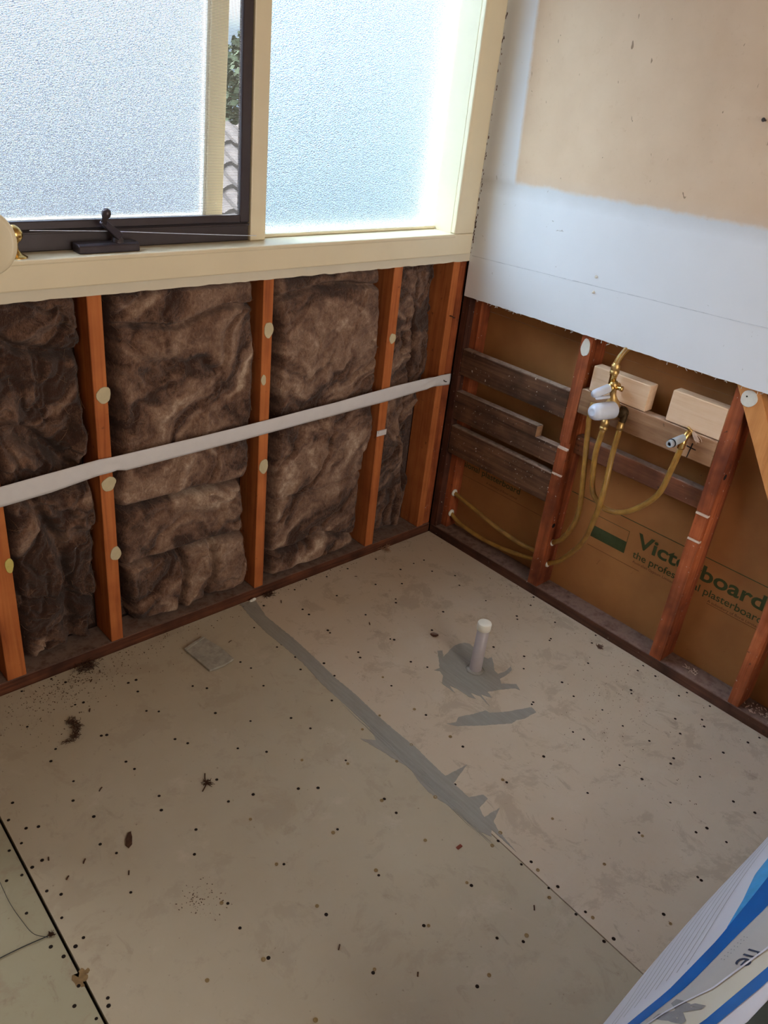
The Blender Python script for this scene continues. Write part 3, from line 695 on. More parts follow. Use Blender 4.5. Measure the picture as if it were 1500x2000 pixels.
board_text('lettering', 'A subsidiary of Boral Limited', -.16, -.295, .240, .008, .7, 'brown_ink')
def rule(name, y0, y1, z0, z1, mat): return box(name, .0751, .0756, min(y0, y1), max(y0, y1), z0, z1, M[mat], b1, 0)
rule('printed_rule', -.49, -1.9, .3595, .3618, 'green_ink'); rule('printed_rule', -.585, -.77, .2185, .2196, 'brown_ink'); rule('printed_rule', -.985, -1.9, .231, .232, 'brown_ink')
rule('printed_rule', .05, -.44, .229, .2298, 'brown_ink')
rule('printed_emblem', -.588, -.7085, .250, .2885, 'green_ink')
for a_ in ((-.588, -.7085, .324, .3253), (-.588, -.5892, .2885, .324), (-.7073, -.7085, .2885, .324)): rule('printed_emblem', *a_, 'green_ink')
# marker cross on the old rail
bm = bmesh.new()
for (ya, za), (yb, zb), w_ in (((-.843, .680), (-.838, .638), .0020), ((-.829, .6675), (-.856, .6655), .0020)):
    d = Vector((0, yb-ya, zb-za)).normalized(); nn = Vector((0, -d.z, d.y))*w_
    A, B = Vector((.00035, ya, za)), Vector((.00035, yb, zb))
    bm.faces.new([bm.verts.new(v) for v in (A-nn, B-nn*.7, B+nn*.7, A+nn)])
obj('marker_cross', bm, M['black_ink'], bmn)

# ---------------------------------------------------------------- pipes
def pipe(pts, label, r=.0078):
    bm = tube_bm(spline(pts, 10), r, 14)
    o = obj('water_pipe', bm, M['amber_pipe'], None, True); tag(o, label, 'pipe', 'amber water pipes in the right wall'); return o
p1 = pipe([(-.024, -.548, .690), (-.0215, -.546, .635), (-.017, -.561, .516), (-.010, -.577, .37), (.0, -.565, .301), (.018, -.527, .226), (.034, -.4876, .186)],
     'amber plastic pipe hanging leftmost from the shower valve down into the stud')
p2 = pipe([(-.028, -.599, .632), (-.0245, -.593, .547), (-.020, -.606, .454), (-.018, -.627, .421), (-.016, -.665, .405), (-.014, -.719, .422), (-.014, -.771, .471), (-.0145, -.803, .525), (-.0165, -.815, .592), (-.020, -.8235, .648), (-.0215, -.8255, .662)],
     'amber plastic pipe looping from under the shower valve to the grey threaded stub')
p3 = pipe([(-.018, -.642, .647), (-.017, -.64, .565), (-.034, -.652, .460), (-.028, -.643, .371), (-.004, -.613, .270), (.018, -.57, .197), (.030, -.526, .139), (.034, -.4876, .109)],
     'amber plastic pipe from the dark elbow right of the valve down to the stud foot')
p4 = pipe([(-.0295, -.591, .812), (-.026, -.591, .828), (-.012, -.596, .852), (.010, -.603, .874), (.024, -.606, .92), (.03, -.606, 1.05)],
     'amber plastic pipe rising from the valve behind the painted board')
pipe([(.040, -.0555, .169), (.042, -.10, .158), (.043, -.141, .150), (.045, -.242, .128), (.045, -.35, .117), (.040, -.4505, .125)],
     'upper amber pipe crossing low in the corner bay of the right wall', .0072)
pipe([(.040, -.0555, .088), (.041, -.075, .076), (.043, -.11, .064), (.045, -.19, .055), (.045, -.277, .060), (.045, -.37, .076), (.040, -.4505, .096)],
     'lower amber pipe just above the bottom plate in the corner bay', .0072)

# ---------------------------------------------------------------- shower valve
v = empty('shower_valve', (-.03, -.60, .70), 'brass shower mixer valve with two frosted white plastic caps on the right wall', 'valve')
def part(name, bm, mat, par, smooth=True): return obj(name, bm, M[mat], par, smooth)
up = (0, .0, 1)
body = part('valve_body', lathe_bm([(0, .013), (.004, .016), (.012, .0195), (.035, .0205), (.046, .019), (.054, .013), (.066, .0085), (.078, .0085), (.082, .011), (.096, .0125), (.104, .0105)], (-.020, -.612, .668), (-.09, .16, 1), 28), 'dull_brass', v)
part('upper_tube', lathe_bm([(0, .0095), (.022, .0095), (.024, .0108), (.034, .0108), (.036, .009)], (-.030, -.5915, .762), up, 24), 'brass', v)
part('compression_nut', lathe_bm([(0, .0115), (.002, .0125), (.008, .0125), (.010, .0105), (.011, .0105), (.013, .012), (.024, .012), (.027, .0095), (.030, .0092)], (-.0298, -.5912, .790), (.01, 0, 1), 6*4), 'dull_brass', v)
part('diverter_arm', lathe_bm([(0, .0085), (.010, .010), (.030, .0105), (.036, .0125)], (-.008, -.6010, .7575), (-.9, .12, -.1), 20), 'brass', v)
part('side_lug', lathe_bm([(0, .0065), (.02, .006), (.023, .0075), (.028, .0075)], (-.030, -.598, .757), (.15, -1, .02), 14), 'brass', v)
part('small_cap', lathe_bm([(0, .0115), (.003, .012), (.052, .0118), (.062, .0112), (.068, .0085), (.070, 0)], (-.040, -.592, .7515), (-.99, .01, -.09), 28), 'cap_plastic', v)
part('large_cap', lathe_bm([(0, .0200), (.004, .0235), (.060, .0232), (.072, .0222), (.081, .0185), (.0855, .012), (.087, .009), (.0862, .0075), (.0862, 0)], (-.042, -.6215, .700), (-.98, .12, .06), 36), 'cap_plastic', v)
part('retainer', lathe_bm([(0, .0045), (.045, .0040), (.049, 0)], (-.040, -.600, .7295), (-.96, .26, -.02), 14), 'cap_plastic', v)
part('outlet_nut', lathe_bm([(0, .0115), (.006, .0115), (.007, .0095), (.010, .0095), (.011, .0115), (.024, .0115), (.027, .0092), (.031, .009)], (-.0275, -.5995, .632), (.06, .02, 1), 24), 'dull_brass', v)
part('left_inlet', lathe_bm([(0, .0092), (.016, .0095), (.030, .0085)], (-.022, -.552, .672), (0, -.9, .35), 16), 'dull_brass', v)
part('elbow', tube_bm(spline([(-.020, -.618, .690), (-.012, -.630, .691), (-.008, -.640, .688), (-.012, -.6425, .676), (-.0165, -.642, .660)], 6), .0085, 14), 'tarnished', v)
part('ferrule', lathe_bm([(0, .0092), (.008, .0098), (.012, .0088), (.022, .0086)], (-.018, -.642, .645), (.05, 0, 1), 18), 'dull_brass', v)
part('back_plate', lathe_bm([(0, .017), (.004, .018), (.020, .012)], (.0, -.632, .689), (-1, .15, 0), 12), 'tarnished', v)

# ---------------------------------------------------------------- threaded stub (bath spout connection)
s = empty('tap_stub', (0, -.825, .70), 'grey threaded tap stub with a black ring above a marker cross on the old rail', 'tap')
ax = Vector((-.076, .005, -.008)).normalized()
part('elbow', tube_bm(spline([(.0, -.829, .708), (-.010, -.828, .703), (-.018, -.827, .694), (-.0215, -.826, .682), (-.0215, -.8255, .664)], 6), lambda t: .0085 if t < .75 else .0098, 16), 'brass', s)
part('sleeve', lathe_bm([(0, .0075), (.004, .0092), (.016, .0100), (.040, .0102), (.054, .0108)], Vector((-.014, -.8245, .6935)), ax, 26), 'grey_tap_sleeve', s)
part('black_ring', lathe_bm([(0, .0108), (.001, .0116), (.0028, .0116), (.0038, .0106)], Vector((-.014, -.8245, .6935))+ax*.0545, ax, 26), 'black_rubber', s)
bm = lathe_bm([(0, .0098), (.010, .0094), (.0112, .0085), (.0112, .0056), (.004, .0052), (.004, 0)], Vector((-.014, -.8245, .6935))+ax*.0585, ax, 26); part('thread_end', bm, 'grey_tap_sleeve', s)
part('bore', lathe_bm([(0, .0052), (.0006, 0)], Vector((-.014, -.8245, .6935))+ax*.0660, ax, 20), 'black_rubber', s)
part('hook', tube_bm(spline([(.0, -.819, .713), (-.006, -.822, .717), (-.010, -.829, .716), (-.006, -.836, .709), (.0, -.838, .703)], 6), .0032, 8), 'dull_brass', s)
bm = bmesh.new(); rnd = random.Random(21)
for k in range(26):
    a0 = Vector((-.004-rnd.random()*.006, -.836-rnd.random()*.004, .708+rnd.random()*.006)); p = [a0]
    for j in range(5): p.append(p[-1]+Vector((rnd.uniform(-.001, .0012), -rnd.uniform(.001, .0065), -rnd.uniform(.002, .006))))
    tube_bm(p, .0006, 4, bm)
o = obj('hemp_fibres', bm, M['cut_pale'], s); tag(o, kind='stuff')

# ---------------------------------------------------------------- capped waste pipe in the floor
s = empty('capped_pipe', (-.444, -.628, 0), 'grey waste pipe with a cream cap standing up through the cement floor', 'pipe')
tiltv = Vector((.002, .0, .150))
part('pipe', lathe_bm([(-.012, .0165), (.0, .0172), (.147, .0165)], (-.444, -.628, 0), tiltv, 32), 'grey_plastic', s)
part('cap', lathe_bm([(0, .0178), (.001, .0190), (.020, .0192), (.0222, .0182), (.0226, .0176), (.0220, 0)], Vector((-.444, -.628, 0))+tiltv*.93, tiltv, 40), 'white_plastic', s)
bm = lathe_bm([(0.0008, .026), (.002, .022), (.005, .0180)], (-.444, -.628, 0), (0, 0, 1), 40)
for vv in bm.verts:
    a_ = math.atan2(vv.co.y+.628, vv.co.x+.444); r_ = 1+.12*mnoise.noise(Vector((math.cos(a_)*2, math.sin(a_)*2, 1)))
    vv.co.x = -.444+(vv.co.x+.444)*r_; vv.co.y = -.628+(vv.co.y+.628)*r_
part('sealant_collar', bm, 'sealant', s)

# ---------------------------------------------------------------- broken sheet offcut on the floor
pts = [(-1.052, -.104), (-.983, -.089), (-.978, -.112), (-.969, -.150), (-.966, -.214), (-1.000, -.221), (-1.043, -.218), (-1.047, -.160)]
bm = prism_bm(pts, 'z', 0.0015, .008)
bmesh.ops.bevel(bm, geom=bm.edges[:], offset=.0008, segments=1, affect='EDGES')
plain('offcut_face', srgb(158, 153, 141), .85, var=.22, scale=60, bump=.5)
off = obj('sheet_offcut', bm, M['offcut_face']); tag(off, 'small broken grey offcut of cement sheet lying on the floor near the window wall', 'offcut')
bm = prism_bm([(-1.053, -.105), (-.984, -.088), (-.984, -.094), (-1.050, -.112)], 'z', .0082, .0105); obj('raised_rim', bm, M['offcut_face'], off)

# ---------------------------------------------------------------- white strap across the studs
topz = [(-2.0, .548), (-1.60, .556), (-1.435, .562), (-1.21, .574), (-1.175, .5725), (-.927, .575), (-.77, .578), (-.50, .586), (-.262, .597), (-.085, .600), (-.012, .598)]
botz = [(-2.0, .495), (-1.60, .507), (-1.44, .513), (-1.327, .519), (-1.206, .534), (-1.169, .537), (-1.143, .5295), (-.937, .534), (-.769, .5375), (-.50, .546), (-.275, .5525), (-.083, .565), (-.012, .560)]
xs = np.linspace(-2.0, -.012, 240); tz = np.interp(xs, *zip(*topz)); bz = np.interp(xs, *zip(*botz))
bm = bmesh.new(); rows = []
for x, a_, b_ in zip(xs, tz, bz):
    row = []
    for k in range(7):
        f = k/6; yy = -.0052-.0018*math.sin(math.pi*f)
        g = math.exp(-((x+1.185)/.022)**2); yy -= g*.005*math.sin(f*7+1)*(1-f)
        g2 = math.exp(-((x+.10)/.035)**2); yy -= g2*.005*max(0, math.sin(f*9-x*60))
        yy -= .0012*mnoise.noise(Vector((x*9, f, 2)))
        row.append(bm.verts.new((x, yy, b_+(a_-b_)*f)))
    rows.append(row)
for r0, r1 in zip(rows, rows[1:]):
    for k in range(6): bm.faces.new((r0[k], r1[k], r1[k+1], r0[k+1]))
o = obj('strap', bm, M['strap_white'], None, True); tag(o, 'long white strap stretched across the orange studs and the insulation', 'strap')
md = o.modifiers.new('thickness', 'SOLIDIFY'); md.thickness = .0009; md.offset = 0

# ---------------------------------------------------------------- insulation
rng = np.random.RandomState(4); TAB = rng.rand(256, 256)
def vnoise(x, y, s=0):
    x = x+s*17.3; y = y+s*9.1; xi = np.floor(x).astype(int); yi = np.floor(y).astype(int); fx = x-xi; fy = y-yi
    fx = fx**3*(fx*(fx*6-15)+10); fy = fy**3*(fy*(fy*6-15)+10)
    g = lambda a, b: TAB[a % 256, b % 256]
    return (g(xi, yi)*(1-fx)+g(xi+1, yi)*fx)*(1-fy)+(g(xi, yi+1)*(1-fx)+g(xi+1, yi+1)*fx)*fy
def fbm(x, y, s=0, o=5, gain=.5):
    t = 0; a = 1; n_ = 0
    for k in range(o): t = t+a*vnoise(x*2**k, y*2**k, s+k*3); n_ += a; a *= gain
    return t/n_
t = NT('mineral_wool', 1.0, .05)
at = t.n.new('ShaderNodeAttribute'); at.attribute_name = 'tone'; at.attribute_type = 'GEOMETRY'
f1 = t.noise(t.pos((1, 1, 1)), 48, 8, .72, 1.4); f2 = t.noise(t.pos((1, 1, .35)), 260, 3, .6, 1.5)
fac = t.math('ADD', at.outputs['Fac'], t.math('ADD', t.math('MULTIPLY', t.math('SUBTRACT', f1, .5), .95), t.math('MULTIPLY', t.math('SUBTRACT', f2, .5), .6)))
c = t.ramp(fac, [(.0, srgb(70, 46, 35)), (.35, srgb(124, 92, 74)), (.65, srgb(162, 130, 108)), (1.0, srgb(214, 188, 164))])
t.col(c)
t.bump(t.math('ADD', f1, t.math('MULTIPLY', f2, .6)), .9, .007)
t.b.inputs['Sheen Weight'].default_value = .15
M['mineral_wool'] = t.m
plain('fibre', srgb(160, 126, 100), 1.0, bump=0)

def batt(label, left, right, z0, z1, seed, depth=.074, amp=.020, creases=(), messy=0.0, dark=0.0, res=.0028, top=None, bottom=None, group=None):
    zl, xl = zip(*sorted((z, x) for x, z in left)); zr, xr = zip(*sorted((z, x) for x, z in right))
    w_ = max(xr)-min(xl); nu = int(w_/res)+1; nv = int((z1-z0)/res)+1
    U_, V_ = np.meshgrid(np.linspace(0, 1, nu), np.linspace(0, 1, nv), indexing='ij')
    Z = z0+(z1-z0)*V_
    jl = (fbm(Z*14, Z*0+seed, seed, 4)-.5)*.022; jr = (fbm(Z*14, Z*0+seed+5, seed+2, 4)-.5)*.022
    XL = np.interp(Z, zl, xl)+jl; XR = np.minimum(np.interp(Z, zr, xr)+jr, max(xr)+.004)
    X = XL+(XR-XL)*U_
    if bottom is not None: Z = Z+np.interp(X, *zip(*bottom))*(1-V_)**3
    if top is not None: Z = Z+np.interp(X, *zip(*top))*V_**3
    du = np.minimum(U_, 1-U_)*(XR-XL); dv = np.minimum(V_, 1-V_)*(z1-z0)
    edge = np.clip(du/.024, 0, 1); edge2 = np.clip(dv/.022, 0, 1)
    prof = (1-(1-edge)**2.4)**.5*(1-(1-edge2)**2.4)**.5
    wx = (fbm(X*5, Z*5, seed+1, 4)-.5); wz = (fbm(X*5, Z*5, seed+7, 4)-.5)
    ang_ = ((seed*37) % 100)/100*1.2+.35
    gx = X+wx*.22+(fbm(X*16, Z*16, seed+70, 3)-.5)*.035; gz = Z+wz*.22+(fbm(X*16, Z*16, seed+75, 3)-.5)*.035
    su = gx*math.cos(ang_)+gz*math.sin(ang_); sv = -gx*math.sin(ang_)+gz*math.cos(ang_)
    big = fbm(gx*4, gz*4, seed, 4)-.5
    fold = 1-np.abs(2*fbm(su*2.6, sv*6.5, seed+3, 3)-1)
    fold2 = 1-np.abs(2*fbm(gx*12, gz*9, seed+11, 3)-1)
    crease = np.clip((fold-.86)/.14, 0, 1)**1.3; crease2 = np.clip((fold2-.88)/.12, 0, 1)**1.4
    fib = fbm(su*22, sv*75, seed+9, 4)-.5
    soft = fbm(su*9, sv*16, seed+13, 4)-.5
    h = big*amp*1.5+soft*.012-crease*amp*.5-crease2*amp*(.12+.6*messy)+fib*.0045
    if messy:
        lump = fbm(gx*13, gz*13, seed+31, 4)-.5; h += lump*.040*messy; holes = np.clip((fbm(gx*6, gz*5, seed+40, 3)-.60)/.12, 0, 1); h -= holes*.030*messy
    else: holes = 0
    for pts_, wid, dep in creases:
        P = np.array(pts_)
        if abs(P[0, 0]-P[-1, 0]) > abs(P[0, 1]-P[-1, 1]):
            P = P[P[:, 0].argsort()]; dist = Z-np.interp(X, P[:, 0], P[:, 1])
        else:
            P = P[P[:, 1].argsort()]; dist = X-np.interp(Z, P[:, 1], P[:, 0])
        dist = dist+wx*.03+(fbm(X*30, Z*30, seed+50, 2)-.5)*.008
        h -= dep*np.exp(-(dist/wid)**2)
    Yf = .088-(depth*prof)-h*np.clip(prof*1.4, 0, 1)
    Yf = np.clip(Yf, .0065, .0895)
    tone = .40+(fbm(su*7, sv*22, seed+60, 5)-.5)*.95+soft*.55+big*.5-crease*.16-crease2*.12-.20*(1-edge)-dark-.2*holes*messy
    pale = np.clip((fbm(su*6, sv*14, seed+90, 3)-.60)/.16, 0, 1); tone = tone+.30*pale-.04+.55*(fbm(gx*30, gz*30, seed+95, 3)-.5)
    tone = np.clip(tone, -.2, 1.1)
    co = np.stack([X, Yf, Z], -1).reshape(-1, 3)
    idx = np.arange(nu*nv).reshape(nu, nv)
    q = np.stack([idx[:-1, :-1], idx[1:, :-1], idx[1:, 1:], idx[:-1, 1:]], -1).reshape(-1, 4)
    # back
    bc = np.array([[XL.min()+.004, .0898, z0+.004], [XR.max()-.004, .0898, z0+.004], [XR.max()-.004, .0898, z1-.004], [XL.min()+.004, .0898, z1-.004]])
    nb_ = len(co); co = np.vstack([co, bc])
    me = bpy.data.meshes.new('insulation_batt')
    me.from_pydata(co.tolist(), [], q.tolist()+[[nb_+3, nb_+2, nb_+1, nb_]])
    at_ = me.attributes.new('tone', 'FLOAT', 'POINT'); at_.data.foreach_set('value', np.concatenate([tone.reshape(-1), np.zeros(4)]).astype(np.float32))
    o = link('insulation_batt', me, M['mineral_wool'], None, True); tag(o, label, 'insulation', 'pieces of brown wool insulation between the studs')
    # loose fibres standing off the surface
    rnd = random.Random(seed); bm = bmesh.new()
    for k in range(int(260*w_*(z1-z0)/.2)+40):
        i = rnd.randrange(2, nu-2) if rnd.random() < .6 else rnd.choice((1, nu-3, 2, nu-2)); j = rnd.randrange(2, nv-2)
        if rnd.random() < .12: j = rnd.choice((1, nv-3))
        p0 = Vector((X[i, j], Yf[i, j]+.001, Z[i, j])); a0 = rnd.random()*6.28; L_ = rnd.uniform(.006, .032); cur = rnd.uniform(-1.6, 1.6); p = []
        for s_ in range(7):
            f = s_/6; a1 = a0+cur*f
            p.append(p0.copy()); p0 = p0+Vector((math.cos(a1), 0, math.sin(a1)))*(L_/6)
            ii = int(np.clip(i+(p0.x-X[i, j])/res, 0, nu-1)); jj = int(np.clip(j+(p0.z-Z[i, j])/res, 0, nv-1))
            p0.y = Yf[ii, jj]-.0035*math.sin(math.pi*f)
            p0.y = max(p0.y, -.0035)
        tube_bm(p, .00024, 3, bm, False)
    fo = obj('loose_fibres', bm, M['fibre'], o); tag(fo, kind='stuff')
    return o
G2 = None
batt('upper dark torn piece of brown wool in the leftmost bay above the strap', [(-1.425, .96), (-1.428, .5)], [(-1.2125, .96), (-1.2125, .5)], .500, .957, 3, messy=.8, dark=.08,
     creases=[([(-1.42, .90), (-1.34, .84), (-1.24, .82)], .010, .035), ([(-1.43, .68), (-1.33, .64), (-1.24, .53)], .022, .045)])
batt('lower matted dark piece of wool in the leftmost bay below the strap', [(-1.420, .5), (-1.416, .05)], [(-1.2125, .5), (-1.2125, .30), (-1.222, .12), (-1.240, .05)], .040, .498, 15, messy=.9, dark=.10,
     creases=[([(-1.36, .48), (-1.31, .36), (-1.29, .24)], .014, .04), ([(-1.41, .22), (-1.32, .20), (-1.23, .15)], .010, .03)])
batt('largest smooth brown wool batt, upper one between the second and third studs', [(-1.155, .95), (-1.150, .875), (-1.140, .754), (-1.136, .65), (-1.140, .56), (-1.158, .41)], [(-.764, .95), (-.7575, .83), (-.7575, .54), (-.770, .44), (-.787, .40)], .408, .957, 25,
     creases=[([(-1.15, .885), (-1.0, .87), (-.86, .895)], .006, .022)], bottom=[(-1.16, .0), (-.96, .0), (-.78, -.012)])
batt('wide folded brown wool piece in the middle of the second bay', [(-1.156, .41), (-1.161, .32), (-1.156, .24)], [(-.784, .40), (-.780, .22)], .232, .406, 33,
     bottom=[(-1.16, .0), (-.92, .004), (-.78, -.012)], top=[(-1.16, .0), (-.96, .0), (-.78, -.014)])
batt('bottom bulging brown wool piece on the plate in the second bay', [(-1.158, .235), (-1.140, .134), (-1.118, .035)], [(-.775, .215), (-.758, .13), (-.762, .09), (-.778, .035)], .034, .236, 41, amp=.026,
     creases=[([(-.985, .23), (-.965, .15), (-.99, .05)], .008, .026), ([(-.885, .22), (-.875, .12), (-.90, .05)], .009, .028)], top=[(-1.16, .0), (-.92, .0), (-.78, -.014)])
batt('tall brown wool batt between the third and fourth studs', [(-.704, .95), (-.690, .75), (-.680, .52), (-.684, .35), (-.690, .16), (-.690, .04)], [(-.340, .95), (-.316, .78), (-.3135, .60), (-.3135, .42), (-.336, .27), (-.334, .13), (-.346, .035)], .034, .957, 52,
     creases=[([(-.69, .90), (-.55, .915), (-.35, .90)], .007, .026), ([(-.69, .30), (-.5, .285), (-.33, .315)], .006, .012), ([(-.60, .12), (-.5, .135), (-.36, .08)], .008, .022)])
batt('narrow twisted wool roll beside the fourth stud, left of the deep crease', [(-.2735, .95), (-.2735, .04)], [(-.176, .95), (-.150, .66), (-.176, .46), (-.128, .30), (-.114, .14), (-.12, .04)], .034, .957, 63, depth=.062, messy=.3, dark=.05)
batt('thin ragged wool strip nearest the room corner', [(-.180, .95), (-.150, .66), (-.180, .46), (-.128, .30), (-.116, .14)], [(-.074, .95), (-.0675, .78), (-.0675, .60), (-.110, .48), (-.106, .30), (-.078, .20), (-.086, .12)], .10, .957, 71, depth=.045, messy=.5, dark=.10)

# ---------------------------------------------------------------- debris on the floor
def clump(name, cx, cy, r, n, seed, mat, label, cat, L=(.006, .02), rad=.0005, h=.006, parent=None, stretch=(1, 1)):
    bm = bmesh.new(); rnd = random.Random(seed)
    for k in range(n):
        a_ = rnd.random()*6.28; p0 = Vector((cx+rnd.gauss(0, r*.45)*stretch[0], cy+rnd.gauss(0, r*.45)*stretch[1], rad+rnd.random()*h)); cur = rnd.uniform(-3, 3); LL = rnd.uniform(*L); p = []
        for s_ in range(5):
            p.append(p0.copy()); a1 = a_+cur*s_/5; p0 = p0+Vector((math.cos(a1), math.sin(a1), rnd.uniform(-.3, .3)))*(LL/4); p0.z = max(p0.z, rad)
        tube_bm(p, rad, 4, bm, False)
    o = obj(name, bm, M[mat]); tag(o, label, cat, 'wool tufts on the floor' if name == 'wool_tuft' else None); return o
bm = bmesh.new(); rnd = random.Random(31)
arc = spline([(-1.403, -.182, .003), (-1.402, -.206, .005), (-1.409, -.230, .005), (-1.428, -.243, .004), (-1.441, -.239, .002)], 8)
for k in range(170):
    c_ = arc[int(min(len(arc)-2, max(0, rnd.gauss(.45, .28)*len(arc))))]; w0 = .0035; p0 = c_+Vector((rnd.gauss(0, w0), rnd.gauss(0, w0), abs(rnd.gauss(0, .002)))); a_ = rnd.random()*6.28; cu_ = rnd.uniform(-3, 3); p = []
    for s_ in range(5):
        p.append(Vector((p0.x, p0.y, max(.0006, p0.z)))); a1 = a_+cu_*s_/5; p0 = p0+Vector((math.cos(a1), math.sin(a1), rnd.uniform(-.2, .2)))*.0028
    tube_bm(p, .0005, 4, bm, False)
o = obj('wool_tuft', bm, M['dirt']); tag(o, 'curled crescent tuft of dark wool on the floor in front of the leftmost stud', 'tuft', 'wool tufts on the floor')
clump('wool_tuft', -1.290, -.022, .020, 150, 2, 'dirt', 'loose clump of brown wool at the wall foot under the second stud', 'tuft', h=.012, stretch=(1.6, .8))
clump('wool_tuft', -.712, -.016, .014, 60, 3, 'dirt', 'dark wispy tuft at the wall foot under the third stud', 'tuft', h=.008, rad=.0006, stretch=(1.5, .6))
clump('wool_tuft', -.226, -.020, .012, 60, 6, 'fibre', 'wisp of brown wool hanging at the wall foot near the corner', 'tuft', h=.02, stretch=(1.2, .7))
clump('twig', -1.247, -.538, .004, 40, 4, 'dirt', 'small forked brown twig scrap in the middle of the left floor', 'debris', L=(.006, .016), h=.005)
def stick(pts, r, mat, label, cat='debris', name='twig'):
    o = obj(name, tube_bm(spline(pts, 5), r, 7), M[mat]); tag(o, label, cat, 'thin splinters on the floor' if name == 'splinter' else None); return o
stick([(-1.237, -.512, .0025), (-1.246, -.527, .004), (-1.252, -.541, .003), (-1.268, -.553, .0025)], .0014, 'dirt', 'thin bent twig through the forked brown scrap')
bm = prism_bm([(-1.462, -.590), (-1.452, -.585), (-1.444, -.570), (-1.440, -.556), (-1.447, -.556), (-1.457, -.567), (-1.464, -.580)], 'z', .0006, .003); o = obj('bark_flake', bm, M['dirt']); tag(o, 'dark flat bark flake on the left floor near the front joint', 'debris')
bm = lathe_bm([(0, .001), (.003, .0042), (.010, .0062), (.018, .0055), (.024, .002), (.025, 0)], (-.441, -.4455, .0068), (.75, -.75, -.05), 12)
for vv in bm.verts: vv.co += Vector((1, 1, 1))*.0012*mnoise.noise(vv.co*300)
o = obj('seed_pod', bm, M['plate_wood'], None, True); tag(o, 'dark brown curled seed pod on the floor behind the capped pipe', 'debris')
clump('dry_leaf', -.056, -.781, .006, 40, 8, 'plate_wood', 'crumpled dark scrap on the floor beside the right wall plate', 'debris', L=(.004, .012), h=.006, rad=.0009)
bm = box_bm(-.922, -.908, -1.010, -1.003, .0003, .003, .0006); o = obj('red_chip', bm, M['red_chip']); tag(o, 'tiny red-brown chip on the middle floor sheet', 'debris')
from itertools import count
for i, (x, y, a_, L_, lab) in enumerate(((-.70, -.064, 1.0, .014, 'thin dark splinter on the floor near the wall end of the sealant strip'), (-.93, -.140, .3, .012, 'small looped splinter on the floor right of the grey offcut'),
      (-1.27, -.055, 1.2, .010, 'short dark splinter on the floor in the dust under the second stud'), (-.42, -.085, 2.6, .008, 'pale splinter on the floor near the corner'))):
    dx, dy_ = math.cos(a_)*L_/2, math.sin(a_)*L_/2
    stick([(x-dx, y-dy_, .001), (x, y, .0022), (x+dx, y+dy_, .001)], .0009, 'dirt', lab, name='splinter')
bm = bmesh.new(); rnd = random.Random(77)
for x, y in ((-1.596, -.518), (-1.544, -.565), (-1.585, -.581), (-1.488, -.642), (-1.303, -.075), (-1.352, -.173), (-1.439, -.415), (-.90, -1.20), (-.55, -.30), (-1.18, -1.15), (-1.26, -1.02)):
    a_ = rnd.uniform(.6, 1.4); L_ = rnd.uniform(.003, .006)
    tube_bm([Vector((x-math.cos(a_)*L_, y-math.sin(a_)*L_, .0008)), Vector((x, y, .0018)), Vector((x+math.cos(a_)*L_, y+math.sin(a_)*L_, .0008))], .0014, 6, bm)
o = obj('crumbs', bm, M['dirt'], floor); tag(o, kind='stuff')
# thin wire with a fluff ball at the left edge
wx_, wy_ = -1.657, -.676
bm = tube_bm(spline([(-1.86, -.655, .002), (-1.80, -.660, .0025), (-1.717, -.666, .002), (wx_, wy_, .003)], 8), .0009, 6)
wr = obj('wire_scrap', bm, M['black_rubber']); tag(wr, 'thin dark wire with a fluff ball on the floor at the left edge', 'wire')
bm = tube_bm(spline([(-1.684, -.45, .0018), (-1.688, -.513, .002), (-1.690, -.570, .002), (-1.686, -.622, .002), (-1.680, -.655, .002), (wx_-.006, wy_-.002, .003)], 8), .0005, 5); obj('wire_end', bm, M['black_rubber'], wr)
bm = bmesh.new(); rnd = random.Random(9)
for k in range(60):
    d = Vector((rnd.gauss(0, 1), rnd.gauss(0, 1), abs(rnd.gauss(0, 1)))).normalized()*rnd.uniform(.003, .009)
    c0 = Vector((wx_, wy_, .002)); tube_bm([c0, c0+d*.5, c0+d], .0005, 4, bm, False)
o = obj('fluff', bm, M['dirt'], wr); tag(o, kind='stuff')
# crumpled paper scrap by the wall foot at the end of the sealant
bm = bmesh.new(); bmesh.ops.create_icosphere(bm, subdivisions=2, radius=.008)
for vv in bm.verts: vv.co = Vector((vv.co.x*1.5, vv.co.y*.55, max(0, vv.co.z*.7+.003)))*(1+.5*mnoise.noise(vv.co*260))+Vector((-.768, -.013, .0009))
o = obj('paper_scrap', bm, M['white_daub']); tag(o, 'crumpled pale paper scrap at the wall foot where the sealant strip ends', 'paper')

# ---------------------------------------------------------------- wrapped pack in the near right corner
RR, YC, ZC = .25, -1.718, .2505
X0, X1 = -1.34, -.05
plain('pack_white', srgb(226, 228, 240), .42, var=.02, scale=6, bump=.12, spec=.5)
plain('pack_grey', srgb(196, 196, 196), .4, var=.04, scale=12, bump=.2, spec=.5)
plain('pack_cream', srgb(222, 220, 206), .4, var=.03, scale=12, bump=.15, spec=.5)
plain('pack_blue', srgb(0, 96, 176), .38, var=.06, scale=30, bump=.1, spec=.5)
plain('pack_blue_light', srgb(70, 160, 220), .38, var=.12, scale=60, bump=.1, spec=.5)
plain('pack_olive', srgb(60, 66, 58), .6)
def cyl(x, th, r=RR):
    a_ = R_(th); k = .003*math.sin(x*9+th*.05)
    return Vector((x, YC+(r+k)*math.sin(a_), ZC+(r+k)*math.cos(a_)))
bm = bmesh.new(); rings = []
nx = 60
for i in range(nx+1):
    x = X0+(X1-X0)*i/nx; e_ = min(i, nx-i)/nx*(X1-X0); rr = RR*(1 if e_ > .05 else (1-.35*(1-e_/.05)**2))
    rings.append([bm.verts.new(cyl(x, 360*k/96, rr)) for k in range(96)])
